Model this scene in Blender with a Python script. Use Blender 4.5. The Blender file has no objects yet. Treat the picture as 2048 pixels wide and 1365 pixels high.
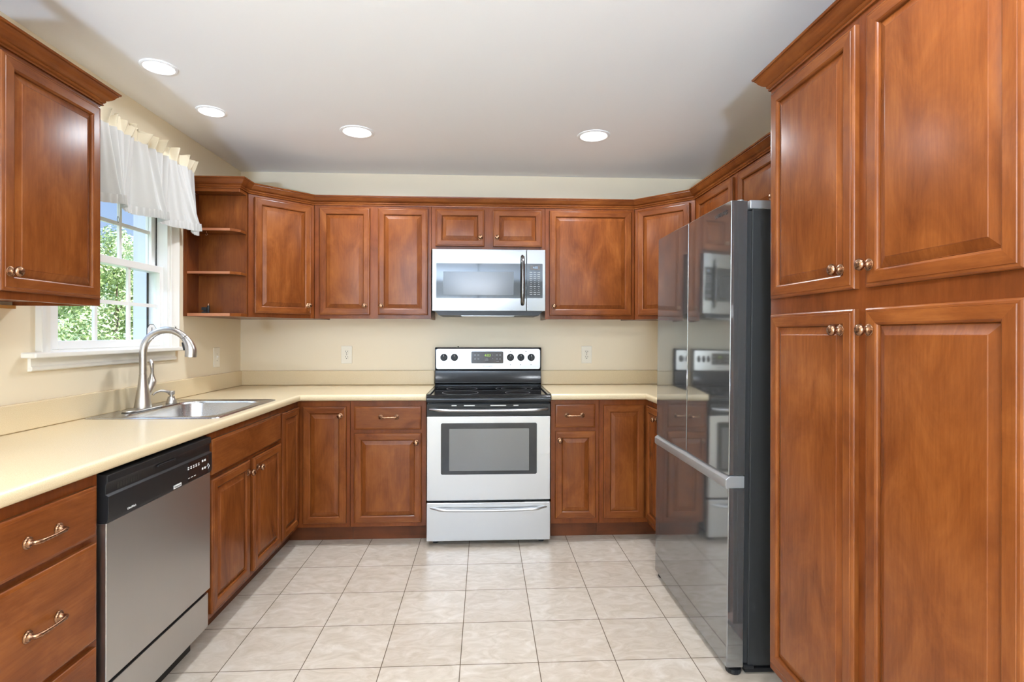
import bpy, bmesh, math, random
from mathutils import Vector, Matrix
random.seed(7)
PI = math.pi
SC = bpy.context.scene
COL = SC.collection

# ------------------------------------------------------------------ camera
cd = bpy.data.cameras.new('camera')
cam = bpy.data.objects.new('camera', cd)
COL.objects.link(cam)
SC.camera = cam
YAW, ROLL, FPX = 0.0508, 0.0017, 1075.2
fw = Vector((math.sin(YAW), math.cos(YAW), 0))
rt0 = Vector((math.cos(YAW), -math.sin(YAW), 0))
up0 = Vector((0, 0, 1))
rt = rt0 * math.cos(ROLL) + up0 * math.sin(ROLL)
up = up0 * math.cos(ROLL) - rt0 * math.sin(ROLL)
cam.matrix_world = Matrix(((rt.x, up.x, -fw.x, 0), (rt.y, up.y, -fw.y, 0), (rt.z, up.z, -fw.z, 1.28), (0, 0, 0, 1)))
cd.sensor_fit = 'HORIZONTAL'
cd.sensor_width = 36.0
cd.lens = FPX / 2048 * 36.0
cd.shift_y = -(682.5 - 669.3) / 2048
cd.clip_start = 0.02
cd.clip_end = 300

# ------------------------------------------------------------------ colour management, world, sun
SC.view_settings.view_transform = 'Standard'
SC.view_settings.look = 'None'
SC.view_settings.gamma = 1.0
SC.view_settings.use_curve_mapping = False
SC.view_settings.exposure = 0.07
CAN_W, CHAND_W, UPFILL_W, SKY_K, SUN_W = 15.0, 10.0, 760.0, 1.15, 14.0
try:
    SC.cycles.use_denoising = True
    SC.cycles.max_bounces = 12
    SC.cycles.diffuse_bounces = 8
    SC.cycles.glossy_bounces = 5
    SC.cycles.sample_clamp_indirect = 6.0
    SC.cycles.caustics_reflective = False
    SC.cycles.caustics_refractive = False
except Exception:
    pass


def nd(nt, typ, **kw):
    n = nt.nodes.new(typ)
    for k, v in kw.items():
        if k in n.inputs:
            n.inputs[k].default_value = v
        else:
            setattr(n, k, v)
    return n


world = bpy.data.worlds.new('sky')
SC.world = world
world.use_nodes = True
wt = world.node_tree
wt.nodes.clear()
tc = nd(wt, 'ShaderNodeTexCoord')
sp = nd(wt, 'ShaderNodeSeparateXYZ')
wt.links.new(tc.outputs['Generated'], sp.inputs[0])
rz = nd(wt, 'ShaderNodeValToRGB')
rz.color_ramp.elements[0].position = 0.0
rz.color_ramp.elements[0].color = (0.62, 0.78, 1.0, 1)
rz.color_ramp.elements[1].position = 0.45
rz.color_ramp.elements[1].color = (0.20, 0.40, 0.95, 1)
wt.links.new(sp.outputs['Z'], rz.inputs['Fac'])
mr = nd(wt, 'ShaderNodeMapRange')          # bright hazy half of the sky, towards -Y
mr.inputs['From Min'].default_value = 0.5
mr.inputs['From Max'].default_value = -1.0
wt.links.new(sp.outputs['Y'], mr.inputs['Value'])
mxw = nd(wt, 'ShaderNodeMixRGB')
wt.links.new(mr.outputs[0], mxw.inputs['Fac'])
wt.links.new(rz.outputs[0], mxw.inputs['Color1'])
mxw.inputs['Color2'].default_value = (SKY_K * 0.95, SKY_K * 0.98, SKY_K * 1.03, 1)
bg = nd(wt, 'ShaderNodeBackground')
zr = nd(wt, 'ShaderNodeMapRange', interpolation_type='SMOOTHSTEP')      # brighter high in the sky
zr.inputs['From Min'].default_value = 0.32
zr.inputs['From Max'].default_value = 0.75
zr.inputs['To Min'].default_value = 1.0
zr.inputs['To Max'].default_value = 7.0
wt.links.new(sp.outputs['Z'], zr.inputs['Value'])
wt.links.new(zr.outputs[0], bg.inputs['Strength'])
wt.links.new(mxw.outputs[0], bg.inputs['Color'])
wo = nd(wt, 'ShaderNodeOutputWorld')
wt.links.new(bg.outputs[0], wo.inputs['Surface'])

sd = bpy.data.lights.new('sun', 'SUN')
sd.energy = SUN_W
sd.angle = 0.01
sd.color = (1, 0.95, 0.86)
sun = bpy.data.objects.new('sun', sd)
COL.objects.link(sun)
sun.rotation_euler = Vector((-0.72, -0.06, -0.62)).to_track_quat('-Z', 'Y').to_euler()
sun.location = (6, 0, 8)


def area(name, loc, target, sx, sy, power, color=(1, 1, 1), portal=False, shape='RECTANGLE'):
    l = bpy.data.lights.new(name, 'AREA')
    l.shape = shape
    l.size = sx
    if shape == 'RECTANGLE':
        l.size_y = sy
    l.energy = power
    l.color = color
    o = bpy.data.objects.new(name, l)
    COL.objects.link(o)
    o.location = loc
    o.rotation_euler = Vector(target).to_track_quat('-Z', 'Y').to_euler()
    if portal:
        l.cycles.is_portal = True
    return o


area('rear_door_portal', (0.0, -4.62, 1.05), (0, 1, 0), 2.6, 2.1, 1, portal=True)
area('window_portal', (-1.86, 2.65, 1.65), (1, 0, 0), 0.8, 0.85, 1, portal=True)

# ------------------------------------------------------------------ materials


def mat(name, col=(0.8, 0.8, 0.8), rough=0.5, metal=0.0, **kw):
    m = bpy.data.materials.new(name)
    m.use_nodes = True
    b = m.node_tree.nodes['Principled BSDF']
    b.inputs['Base Color'].default_value = (*col, 1)
    b.inputs['Roughness'].default_value = rough
    b.inputs['Metallic'].default_value = metal
    for k, v in kw.items():
        b.inputs[k.replace('_', ' ')].default_value = v
    return m


def bsdf(m):
    return m.node_tree.nodes['Principled BSDF']


def ramp(nt, stops):
    r = nd(nt, 'ShaderNodeValToRGB')
    el = r.color_ramp.elements
    while len(el) < len(stops):
        el.new(0.5)
    for e, (p, c) in zip(el, stops):
        e.position = p
        e.color = (*c, 1)
    return r


def wood(name, scale, cols, rough=0.27):
    m = mat(name, rough=rough)
    nt = m.node_tree
    L = nt.links.new
    tc = nd(nt, 'ShaderNodeTexCoord')
    oi = nd(nt, 'ShaderNodeObjectInfo')
    mul = nd(nt, 'ShaderNodeVectorMath', operation='SCALE')
    mul.inputs[0].default_value = (17, 9, 13)
    L(oi.outputs['Random'], mul.inputs['Scale'])
    add = nd(nt, 'ShaderNodeVectorMath', operation='ADD')
    L(tc.outputs['Object'], add.inputs[0])
    L(mul.outputs[0], add.inputs[1])
    mp = nd(nt, 'ShaderNodeMapping')
    mp.inputs['Scale'].default_value = scale
    L(add.outputs[0], mp.inputs['Vector'])
    grain = nd(nt, 'ShaderNodeTexNoise', Scale=1.0, Detail=7.0, Roughness=0.62)
    L(mp.outputs[0], grain.inputs['Vector'])
    mp2 = nd(nt, 'ShaderNodeMapping')
    mp2.inputs['Scale'].default_value = tuple(3.0 + (s / 130) * 5 for s in scale)
    L(add.outputs[0], mp2.inputs['Vector'])
    blot = nd(nt, 'ShaderNodeTexNoise', Scale=1.0, Detail=5.0, Roughness=0.6, Distortion=0.8)
    L(mp2.outputs[0], blot.inputs['Vector'])
    mx = nd(nt, 'ShaderNodeMath', operation='MULTIPLY_ADD')
    L(grain.outputs['Fac'], mx.inputs[0])
    mx.inputs[1].default_value = 0.26
    m2 = nd(nt, 'ShaderNodeMath', operation='MULTIPLY_ADD')
    L(blot.outputs['Fac'], m2.inputs[0])
    m2.inputs[1].default_value = 0.74
    L(m2.outputs[0], mx.inputs[2])
    m2.inputs[2].default_value = 0.0
    r = ramp(nt, [(0.32, cols[0]), (0.5, cols[1]), (0.70, cols[2])])
    L(mx.outputs[0], r.inputs['Fac'])
    L(r.outputs[0], bsdf(m).inputs['Base Color'])
    bp = nd(nt, 'ShaderNodeBump', Strength=0.06, Distance=0.002)
    L(grain.outputs['Fac'], bp.inputs['Height'])
    L(bp.outputs[0], bsdf(m).inputs['Normal'])
    bsdf(m).inputs['Specular IOR Level'].default_value = 0.24
    return m


CH = [(0.100, 0.024, 0.0055), (0.160, 0.044, 0.0095), (0.230, 0.072, 0.016)]
W_V = wood('cherry_vertical_grain', (130, 130, 9), CH)
W_H = wood('cherry_horizontal_grain', (9, 130, 130), CH)
W_D = wood('cherry_dark_frame', (110, 110, 8), [(0.095, 0.023, 0.0055), (0.145, 0.036, 0.008), (0.20, 0.055, 0.012)])
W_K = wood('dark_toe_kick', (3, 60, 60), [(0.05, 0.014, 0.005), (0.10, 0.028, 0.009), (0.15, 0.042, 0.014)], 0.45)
W_O = wood('raw_birch_rail', (3, 50, 50), [(0.42, 0.20, 0.05), (0.50, 0.25, 0.07), (0.58, 0.31, 0.10)], 0.5)


def paint(name, col, rough=0.55, bump=0.04):
    m = mat(name, col, rough)
    nt = m.node_tree
    tc = nd(nt, 'ShaderNodeTexCoord')
    n = nd(nt, 'ShaderNodeTexNoise', Scale=260.0, Detail=2.0)
    nt.links.new(tc.outputs['Object'], n.inputs['Vector'])
    bp = nd(nt, 'ShaderNodeBump', Strength=bump, Distance=0.001)
    nt.links.new(n.outputs['Fac'], bp.inputs['Height'])
    nt.links.new(bp.outputs[0], bsdf(m).inputs['Normal'])
    return m


M_WALL = paint('beige_wall_paint', (0.76, 0.665, 0.505), 0.45)
M_CEIL = paint('white_ceiling_paint', (0.90, 0.91, 0.92), 0.6)
M_TRIM = mat('white_gloss_trim', (0.80, 0.785, 0.74), 0.3)
M_VINYL = mat('white_vinyl_sash', (0.82, 0.82, 0.81), 0.35)
M_COUNTER = None


def counter_mat():
    m = mat('cream_laminate', rough=0.26)
    nt = m.node_tree
    tc = nd(nt, 'ShaderNodeTexCoord')
    n = nd(nt, 'ShaderNodeTexNoise', Scale=420.0, Detail=3.0)
    nt.links.new(tc.outputs['Object'], n.inputs['Vector'])
    r = ramp(nt, [(0.35, (0.62, 0.50, 0.32)), (0.65, (0.70, 0.58, 0.385))])
    nt.links.new(n.outputs['Fac'], r.inputs['Fac'])
    nt.links.new(r.outputs[0], bsdf(m).inputs['Base Color'])
    return m


M_COUNTER = counter_mat()
TILE = 0.3035


def floor_mat():
    m = mat('beige_floor_tile', rough=0.32)
    nt = m.node_tree
    L = nt.links.new
    tc = nd(nt, 'ShaderNodeTexCoord')
    mp = nd(nt, 'ShaderNodeMapping')
    mp.inputs['Location'].default_value = (3.304 * TILE + 40 * TILE, -10.879 * TILE + 40 * TILE, 0)
    L(tc.outputs['Object'], mp.inputs['Vector'])
    br = nd(nt, 'ShaderNodeTexBrick')
    br.offset = 0.0
    br.squash = 1.0
    br.inputs['Scale'].default_value = 1.0
    br.inputs['Brick Width'].default_value = TILE
    br.inputs['Row Height'].default_value = TILE
    br.inputs['Mortar Size'].default_value = 0.0019
    br.inputs['Mortar Smooth'].default_value = 0.15
    br.inputs['Bias'].default_value = 0.0
    br.inputs['Color1'].default_value = (0.505, 0.435, 0.36, 1)
    br.inputs['Color2'].default_value = (0.56, 0.495, 0.42, 1)
    br.inputs['Mortar'].default_value = (0.13, 0.092, 0.06, 1)
    L(mp.outputs[0], br.inputs['Vector'])
    n = nd(nt, 'ShaderNodeTexNoise', Scale=9.0, Detail=6.0, Roughness=0.6, Distortion=1.6)
    mp2 = nd(nt, 'ShaderNodeMapping')
    mp2.inputs['Scale'].default_value = (1, 1.7, 1)
    L(tc.outputs['Object'], mp2.inputs['Vector'])
    L(mp2.outputs[0], n.inputs['Vector'])
    r = ramp(nt, [(0.3, (0.80, 0.76, 0.70)), (0.52, (0.97, 0.95, 0.93)), (0.72, (1.12, 1.14, 1.18))])
    L(n.outputs['Fac'], r.inputs['Fac'])
    mx = nd(nt, 'ShaderNodeMixRGB', blend_type='MULTIPLY')
    mx.inputs['Fac'].default_value = 1.0
    L(br.outputs['Color'], mx.inputs['Color1'])
    L(r.outputs[0], mx.inputs['Color2'])
    L(mx.outputs[0], bsdf(m).inputs['Base Color'])
    bp = nd(nt, 'ShaderNodeBump', Strength=0.5, Distance=0.0015)
    bp.invert = True
    L(br.outputs['Fac'], bp.inputs['Height'])
    L(bp.outputs[0], bsdf(m).inputs['Normal'])
    mr = nd(nt, 'ShaderNodeMath', operation='MULTIPLY_ADD')
    L(br.outputs['Fac'], mr.inputs[0])
    mr.inputs[1].default_value = 0.5
    mr.inputs[2].default_value = 0.33
    L(mr.outputs[0], bsdf(m).inputs['Roughness'])
    return m


def steel(name, col, rough, axis=(1, 1, 1), amt=0.05):
    m = mat(name, col, rough, 1.0)
    nt = m.node_tree
    tc = nd(nt, 'ShaderNodeTexCoord')
    mp = nd(nt, 'ShaderNodeMapping')
    mp.inputs['Scale'].default_value = axis
    nt.links.new(tc.outputs['Object'], mp.inputs['Vector'])
    n = nd(nt, 'ShaderNodeTexNoise', Scale=1.0, Detail=3.0)
    nt.links.new(mp.outputs[0], n.inputs['Vector'])
    ma = nd(nt, 'ShaderNodeMath', operation='MULTIPLY_ADD')
    nt.links.new(n.outputs['Fac'], ma.inputs[0])
    ma.inputs[1].default_value = amt * 2
    ma.inputs[2].default_value = rough - amt
    nt.links.new(ma.outputs[0], bsdf(m).inputs['Roughness'])
    return m


M_STEEL = steel('brushed_stainless', (0.49, 0.492, 0.495), 0.30, (2, 400, 400))
M_STEELM = steel('microwave_stainless', (0.215, 0.212, 0.208), 0.18, (2, 400, 400), 0.005)
M_STEELV = steel('brushed_stainless_grey', (0.50, 0.49, 0.48), 0.34, (400, 400, 2))
M_SINK = steel('sink_stainless', (0.60, 0.60, 0.60), 0.26, (300, 3, 300))
M_NICKEL = mat('brushed_nickel', (0.56, 0.535, 0.50), 0.30, 1.0)
M_BSTEEL = steel('black_stainless', (0.335, 0.343, 0.346), 0.065, (300, 300, 2), 0.01)
bsdf(M_BSTEEL).inputs['Metallic'].default_value = 0.86
M_FSIDE = mat('fridge_side_charcoal', (0.022, 0.022, 0.022), 0.55, 0.0, Specular_IOR_Level=0.25)
M_FGREY = mat('fridge_grey_trim', (0.42, 0.43, 0.44), 0.35, 0.6)
M_BLACK = mat('black_enamel', (0.009, 0.009, 0.0095), 0.14, Specular_IOR_Level=0.3)
M_BGLASS = mat('black_glass', (0.010, 0.010, 0.011), 0.045)
M_BPLAS = mat('black_plastic', (0.010, 0.010, 0.011), 0.38, Specular_IOR_Level=0.3)
M_RUBBER = mat('black_rubber', (0.012, 0.012, 0.012), 0.6)
M_SCREEN = mat('oven_glass_grey_reflection', (0.16, 0.16, 0.158), 0.10, 0.35)  # grey base stands in for the bright room mirrored in the glass
M_MSCREEN = mat('microwave_mesh_window', (0.030, 0.030, 0.029), 0.16)
M_BRONZE = steel('antique_bronze', (0.30, 0.165, 0.095), 0.27, (60, 60, 60), 0.05)
M_IVORY = mat('ivory_plastic', (0.78, 0.74, 0.64), 0.35)
M_SLOT = mat('dark_slot', (0.02, 0.018, 0.015), 0.6)
M_WHITEINK = mat('white_print', (0.8, 0.8, 0.8), 0.5)
M_GREYINK = mat('grey_print', (0.35, 0.35, 0.35), 0.5)
M_DARKINK = mat('dark_print', (0.03, 0.03, 0.03), 0.5)
M_BROWNPANEL = mat('brown_display_panel', (0.055, 0.042, 0.033), 0.2)
M_RING = mat('burner_ring_print', (0.22, 0.22, 0.22), 0.3)


def emit(name, col, s):
    m = mat(name, (0.02, 0.02, 0.02), 0.4)
    bsdf(m).inputs['Emission Color'].default_value = (*col, 1)
    bsdf(m).inputs['Emission Strength'].default_value = s
    return m


M_LAMP = emit('lamp_lens', (1, 0.97, 0.92), 6.0)
M_GREENLED = emit('green_led', (0.55, 0.9, 0.05), 0.9)
M_BLUELED = emit('blue_led', (0.35, 0.65, 1.0), 0.9)


def cloth(name, col, tr):
    m = bpy.data.materials.new(name)
    m.use_nodes = True
    nt = m.node_tree
    nt.nodes.clear()
    L = nt.links.new
    tc = nd(nt, 'ShaderNodeTexCoord')
    n = nd(nt, 'ShaderNodeTexNoise', Scale=500.0, Detail=2.0)
    mp = nd(nt, 'ShaderNodeMapping')
    mp.inputs['Scale'].default_value = (1, 0.15, 1)
    L(tc.outputs['Object'], mp.inputs['Vector'])
    L(mp.outputs[0], n.inputs['Vector'])
    bp = nd(nt, 'ShaderNodeBump', Strength=0.25, Distance=0.001)
    L(n.outputs['Fac'], bp.inputs['Height'])
    d = nd(nt, 'ShaderNodeBsdfDiffuse', Color=(*col, 1))
    L(bp.outputs[0], d.inputs['Normal'])
    t = nd(nt, 'ShaderNodeBsdfTranslucent', Color=(*col, 1))
    mx = nd(nt, 'ShaderNodeMixShader')
    mx.inputs[0].default_value = tr
    L(d.outputs[0], mx.inputs[1])
    L(t.outputs[0], mx.inputs[2])
    o = nd(nt, 'ShaderNodeOutputMaterial')
    L(mx.outputs[0], o.inputs['Surface'])
    return m


M_CLOTH = cloth('white_cotton', (0.56, 0.555, 0.55), 0.08)
M_CLOTHB = cloth('unlit_cotton_header', (0.74, 0.67, 0.53), 0.18)  # same valance cloth, its unlit beige tone put into the colour


def glass_mat():
    m = bpy.data.materials.new('window_glass')
    m.use_nodes = True
    nt = m.node_tree
    nt.nodes.clear()
    t = nd(nt, 'ShaderNodeBsdfTransparent', Color=(0.97, 0.985, 0.98, 1))
    g = nd(nt, 'ShaderNodeBsdfGlossy', Roughness=0.01)
    mx = nd(nt, 'ShaderNodeMixShader')
    mx.inputs[0].default_value = 0.04
    nt.links.new(t.outputs[0], mx.inputs[1])
    nt.links.new(g.outputs[0], mx.inputs[2])
    o = nd(nt, 'ShaderNodeOutputMaterial')
    nt.links.new(mx.outputs[0], o.inputs['Surface'])
    return m


M_GLASS = glass_mat()


def leaf_mat(name, c1, c2):
    m = mat(name, rough=0.45)
    nt = m.node_tree
    tc = nd(nt, 'ShaderNodeTexCoord')
    n = nd(nt, 'ShaderNodeTexNoise', Scale=1.7, Detail=6.0)
    nt.links.new(tc.outputs['Object'], n.inputs['Vector'])
    r = ramp(nt, [(0.35, c1), (0.65, c2)])
    nt.links.new(n.outputs['Fac'], r.inputs['Fac'])
    nt.links.new(r.outputs[0], bsdf(m).inputs['Base Color'])
    return m


M_LEAFA = leaf_mat('leaf_green', (0.17, 0.26, 0.09), (0.46, 0.56, 0.27))
M_LEAFB = leaf_mat('leaf_pale_green', (0.32, 0.41, 0.22), (0.64, 0.71, 0.48))
M_BARK = mat('bark', (0.14, 0.11, 0.085), 0.85)
M_GRASS = leaf_mat('lawn', (0.10, 0.17, 0.05), (0.2, 0.28, 0.09))

# ------------------------------------------------------------------ mesh helpers


def link(name, bm, m, parent=None, loc=(0, 0, 0), rot=(0, 0, 0), bevel=0.0, segs=2, ang=32, recalc=True):
    if recalc:
        bmesh.ops.recalc_face_normals(bm, faces=bm.faces)
    lim = math.radians(ang)
    for f in bm.faces:
        f.smooth = True
    for e in bm.edges:
        e.smooth = len(e.link_faces) == 2 and e.calc_face_angle(0.0) < lim
    me = bpy.data.meshes.new(name)
    bm.to_mesh(me)
    bm.free()
    for k in (m if isinstance(m, (list, tuple)) else [m]):
        me.materials.append(k)
    o = bpy.data.objects.new(name, me)
    COL.objects.link(o)
    o.location = loc
    o.rotation_euler = rot
    if parent is not None:
        o.parent = parent
    if bevel:
        b = o.modifiers.new('bevel', 'BEVEL')
        b.width = bevel
        b.segments = segs
        b.limit_method = 'ANGLE'
        b.angle_limit = math.radians(40)
        b.harden_normals = True
    return o


def again(src, parent, loc, rot=(0, 0, 0)):
    o = src.copy()
    COL.objects.link(o)
    o.parent = parent
    o.location = loc
    o.rotation_euler = rot
    return o


def thing(name, label, cat, loc=(0, 0, 0), rotz=0.0, group=None):
    o = bpy.data.objects.new(name, None)
    o.empty_display_size = 0.1
    COL.objects.link(o)
    o.location = loc
    o.rotation_euler = (0, 0, rotz)
    return tag(o, label, cat, group)


def tag(o, label, cat, group=None, kind=None):
    o['label'] = label
    o['category'] = cat
    if group:
        o['group'] = group
    if kind:
        o['kind'] = kind
    return o


def struct(o, label=None):
    o['kind'] = 'structure'
    if label:
        o['label'] = label
    return o


def box(bm, x0, x1, y0, y1, z0, z1, mi=0):
    v = [bm.verts.new(p) for p in ((x0, y0, z0), (x1, y0, z0), (x1, y1, z0), (x0, y1, z0), (x0, y0, z1), (x1, y0, z1), (x1, y1, z1), (x0, y1, z1))]
    for f in ((3, 2, 1, 0), (4, 5, 6, 7), (0, 1, 5, 4), (1, 2, 6, 5), (2, 3, 7, 6), (3, 0, 4, 7)):
        bm.faces.new([v[i] for i in f]).material_index = mi
    return bm


def B(*bs):
    bm = bmesh.new()
    for b in bs:
        box(bm, *b)
    return bm


def prism(bm, poly, a0, a1, mp=lambda u, v, w: (u, v, w)):
    lo = [bm.verts.new(mp(u, v, a0)) for u, v in poly]
    hi = [bm.verts.new(mp(u, v, a1)) for u, v in poly]
    bm.faces.new(lo[::-1])
    bm.faces.new(hi)
    n = len(poly)
    for i in range(n):
        j = (i + 1) % n
        bm.faces.new((lo[i], lo[j], hi[j], hi[i]))
    return bm


def rrect(x0, x1, z0, z1, r, n=5):
    out = []
    for cx, cz, a in ((x1 - r, z0 + r, -90), (x1 - r, z1 - r, 0), (x0 + r, z1 - r, 90), (x0 + r, z0 + r, 180)):
        for i in range(n + 1):
            t = math.radians(a + 90 * i / n)
            out.append((cx + r * math.cos(t), cz + r * math.sin(t)))
    return out


XZ = lambda u, v, w: (u, w, v)      # polygon in XZ, extruded along Y
YZ = lambda u, v, w: (w, u, v)      # polygon in YZ, extruded along X


def rings(bm, w, h, prof, cap=True, two=True):
    """nested rectangles in the local XZ plane: (inset, y)"""
    prev = None
    for ins, y in prof:
        r = [bm.verts.new(p) for p in ((ins, y, ins), (w - ins, y, ins), (w - ins, y, h - ins), (ins, y, h - ins))]
        if prev:
            for i in range(4):
                f = bm.faces.new((prev[i], prev[(i + 1) % 4], r[(i + 1) % 4], r[i]))
                f.material_index = 1 if two and i in (0, 2) else 0
        prev = r
    if cap:
        bm.faces.new(prev)
    return bm


def lathe(bm, prof, seg=24, mp=lambda x, y, z: (x, y, z)):
    """prof: (radius, height); axis local z, remapped by mp"""
    prev = None
    for r, h in prof:
        if r < 1e-6:
            ring = [bm.verts.new(mp(0, 0, h))]
        else:
            ring = [bm.verts.new(mp(r * math.cos(2 * PI * i / seg), r * math.sin(2 * PI * i / seg), h)) for i in range(seg)]
        if prev:
            for i in range(seg):
                j = (i + 1) % seg
                a, b = prev, ring
                q = [a[i % len(a)], a[j % len(a)], b[j % len(b)], b[i % len(b)]]
                q = [x for k, x in enumerate(q) if x not in q[:k]]
                if len(q) > 2:
                    bm.faces.new(q)
        prev = ring
    return bm


def tube(bm, pts, rad, seg=14, flat=1.0, cap=True):
    pts = [Vector(p) for p in pts]
    n = len(pts)
    rad = rad if isinstance(rad, (list, tuple)) else [rad] * n
    t0 = (pts[1] - pts[0]).normalized()
    ref = Vector((0, 0, 1)) if abs(t0.z) < 0.9 else Vector((1, 0, 0))
    u = t0.cross(ref).normalized()
    prev = None
    for i, p in enumerate(pts):
        t = (pts[min(i + 1, n - 1)] - pts[max(i - 1, 0)]).normalized()
        u = (u - t * u.dot(t)).normalized()
        v = t.cross(u)
        ring = [bm.verts.new(p + u * rad[i] * math.cos(2 * PI * k / seg) + v * rad[i] * flat * math.sin(2 * PI * k / seg)) for k in range(seg)]
        if prev:
            for k in range(seg):
                j = (k + 1) % seg
                bm.faces.new((prev[k], prev[j], ring[j], ring[k]))
        elif cap:
            bm.faces.new(ring[::-1])
        prev = ring
    if cap:
        bm.faces.new(prev)
    return bm


def sweep(bm, path, prof, closed=True):
    """prof: (out, z) swept along a plan polyline with mitres; out = to the right of travel"""
    n = len(path)
    P = [Vector(p) for p in path]
    nor = []
    for i in range(n - 1):
        d = (P[i + 1] - P[i]).normalized()
        nor.append(Vector((d.y, -d.x)))
    rows = []
    for i in range(n):
        if i == 0:
            m = nor[0]
        elif i == n - 1:
            m = nor[-1]
        else:
            s = nor[i - 1] + nor[i]
            m = s / (s.dot(nor[i]))
        rows.append([bm.verts.new((P[i].x + m.x * o, P[i].y + m.y * o, z)) for o, z in prof])
    k = len(prof)
    for i in range(n - 1):
        for j in range(k if closed else k - 1):
            q = (j + 1) % k
            bm.faces.new((rows[i][j], rows[i + 1][j], rows[i + 1][q], rows[i][q]))
    if closed:
        bm.faces.new(rows[0])
        bm.faces.new(rows[-1][::-1])
    return bm


def text(name, s, size, m, parent, loc, rot, space=1.0):
    c = bpy.data.curves.new(name, 'FONT')
    c.body = s
    c.size = size
    c.align_x = 'CENTER'
    c.align_y = 'CENTER'
    c.extrude = 0.0002
    c.space_character = space
    c.materials.append(m)
    tmp = bpy.data.objects.new(name + '_curve', c)
    COL.objects.link(tmp)
    bpy.context.view_layer.update()
    me = bpy.data.meshes.new_from_object(tmp.evaluated_get(bpy.context.evaluated_depsgraph_get()))
    bpy.data.objects.remove(tmp)
    o = bpy.data.objects.new(name, me)
    if not me.materials:
        me.materials.append(m)
    COL.objects.link(o)
    o.parent = parent
    o.location = loc
    o.rotation_euler = rot
    return o


FRONT = (PI / 2, 0, 0)               # text that faces local -Y

# ------------------------------------------------------------------ room shell
XL, XR, YB, YR, ZC = -1.74, 1.63, 3.93, -4.6, 2.44
WX = 0.13
fl = struct(link('floor', B((XL - WX, XR + 0.15, YR - 0.2, YB + 0.15, -0.1, 0.0)), floor_mat()), 'beige square ceramic floor tiles with dark grout')
struct(link('ceiling', B((XL - WX, XR + 0.15, YR - 0.2, YB + 0.15, ZC, ZC + 0.15)), M_CEIL), 'plain white painted ceiling')
struct(link('wall_back', B((XL - WX, XR + 0.15, YB, YB + 0.15, 0, ZC)), M_WALL), 'beige painted wall behind the stove')
struct(link('wall_right', B((XR, XR + 0.15, YR, YB, 0, ZC)), M_WALL), 'beige painted wall behind the refrigerator')
WY0, WY1, WZ0, WZ1 = 2.235, 3.06, 1.208, 2.06     # kitchen window opening
struct(link('wall_left', B((XL - WX, XL, YR, WY0, 0, ZC), (XL - WX, XL, WY1, YB, 0, ZC), (XL - WX, XL, WY0, WY1, 0, WZ0 - 0.02), (XL - WX, XL, WY0, WY1, WZ1, ZC)), M_WALL), 'beige painted wall with the sink window')
struct(link('wall_rear', B((XL, -1.3, YR - 0.15, YR, 0, ZC), (1.3, XR, YR - 0.15, YR, 0, ZC), (-1.3, 1.3, YR - 0.15, YR, 2.1, ZC)), paint('darkened_rear_paint', (0.40, 0.375, 0.34), 0.5)))  # unseen wall, paint darkened to dim its reflection in the microwave

# window_1 : frame, sashes, casing, stool and apron
win = bpy.data.objects.new('window_1', None)
COL.objects.link(win)
win.location = (XL, (WY0 + WY1) / 2, WZ0)
struct(win, 'white double hung window with divided panes above the sink')


def wpart(name, bm, m, bevel=0.0):
    o = link(name, bm, m, win, loc=(-win.location.x, -win.location.y, -win.location.z), bevel=bevel)
    return o


wpart('jamb', B((XL - WX, XL + 0.002, WY0, WY0 + 0.02, WZ0, WZ1), (XL - WX, XL + 0.002, WY1 - 0.02, WY1, WZ0, WZ1), (XL - WX, XL + 0.002, WY0, WY1, WZ1 - 0.02, WZ1), (XL - WX - 0.03, XL - 0.02, WY0, WY1, WZ0 - 0.02, WZ0 + 0.006)), M_VINYL)
M_EXT = mat('sky_tinted_exterior_trim', (0.60, 0.64, 0.80), 0.5)  # white trim in shade, the sky's blue tint put into its colour
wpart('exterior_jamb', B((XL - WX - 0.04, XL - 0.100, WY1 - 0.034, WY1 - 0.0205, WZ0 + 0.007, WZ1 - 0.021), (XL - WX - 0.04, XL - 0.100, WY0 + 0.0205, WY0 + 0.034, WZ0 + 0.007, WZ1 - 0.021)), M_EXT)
wpart('sash_track', B((XL - 0.099, XL - 0.0965, WY1 - 0.036, WY1 - 0.0205, WZ0 + 0.007, WZ1 - 0.021), (XL - 0.058, XL - 0.054, WY1 - 0.024, WY1 - 0.0205, 1.646, WZ1 - 0.021)), M_SLOT)
cas = bmesh.new()
cprof = [(0, 0), (0.0, 0.010), (0.004, 0.013), (0.028, 0.014), (0.034, 0.018), (0.048, 0.020), (0.054, 0.024), (0.060, 0.024), (0.060, 0)]
for (ya, yb, s) in ((WY0, WY0 - 0.06, -1), (WY1, WY1 + 0.06, 1)):
    prism(cas, [(XL + h, ya + s * o) for o, h in cprof], WZ0, WZ1 + 0.06)
prism(cas, [(XL + h, WZ1 + o) for o, h in cprof], WY0 - 0.06, WY1 + 0.06, lambda u, v, w: (u, w, v))
wpart('casing', cas, M_TRIM)
wpart('stool', B((XL - 0.03, XL + 0.055, 2.11, 3.145, WZ0 - 0.022, WZ0)), M_TRIM, 0.006)
ap = bmesh.new()
prism(ap, [(XL, 1.135), (XL + 0.012, 1.135), (XL + 0.018, 1.14), (XL + 0.018, 1.150), (XL + 0.012, 1.156), (XL + 0.012, WZ0 - 0.026), (XL + 0.02, WZ0 - 0.022), (XL, WZ0 - 0.022)], 2.14, 3.10, lambda u, v, w: (u, w, v))
wpart('apron', ap, M_TRIM)


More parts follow.
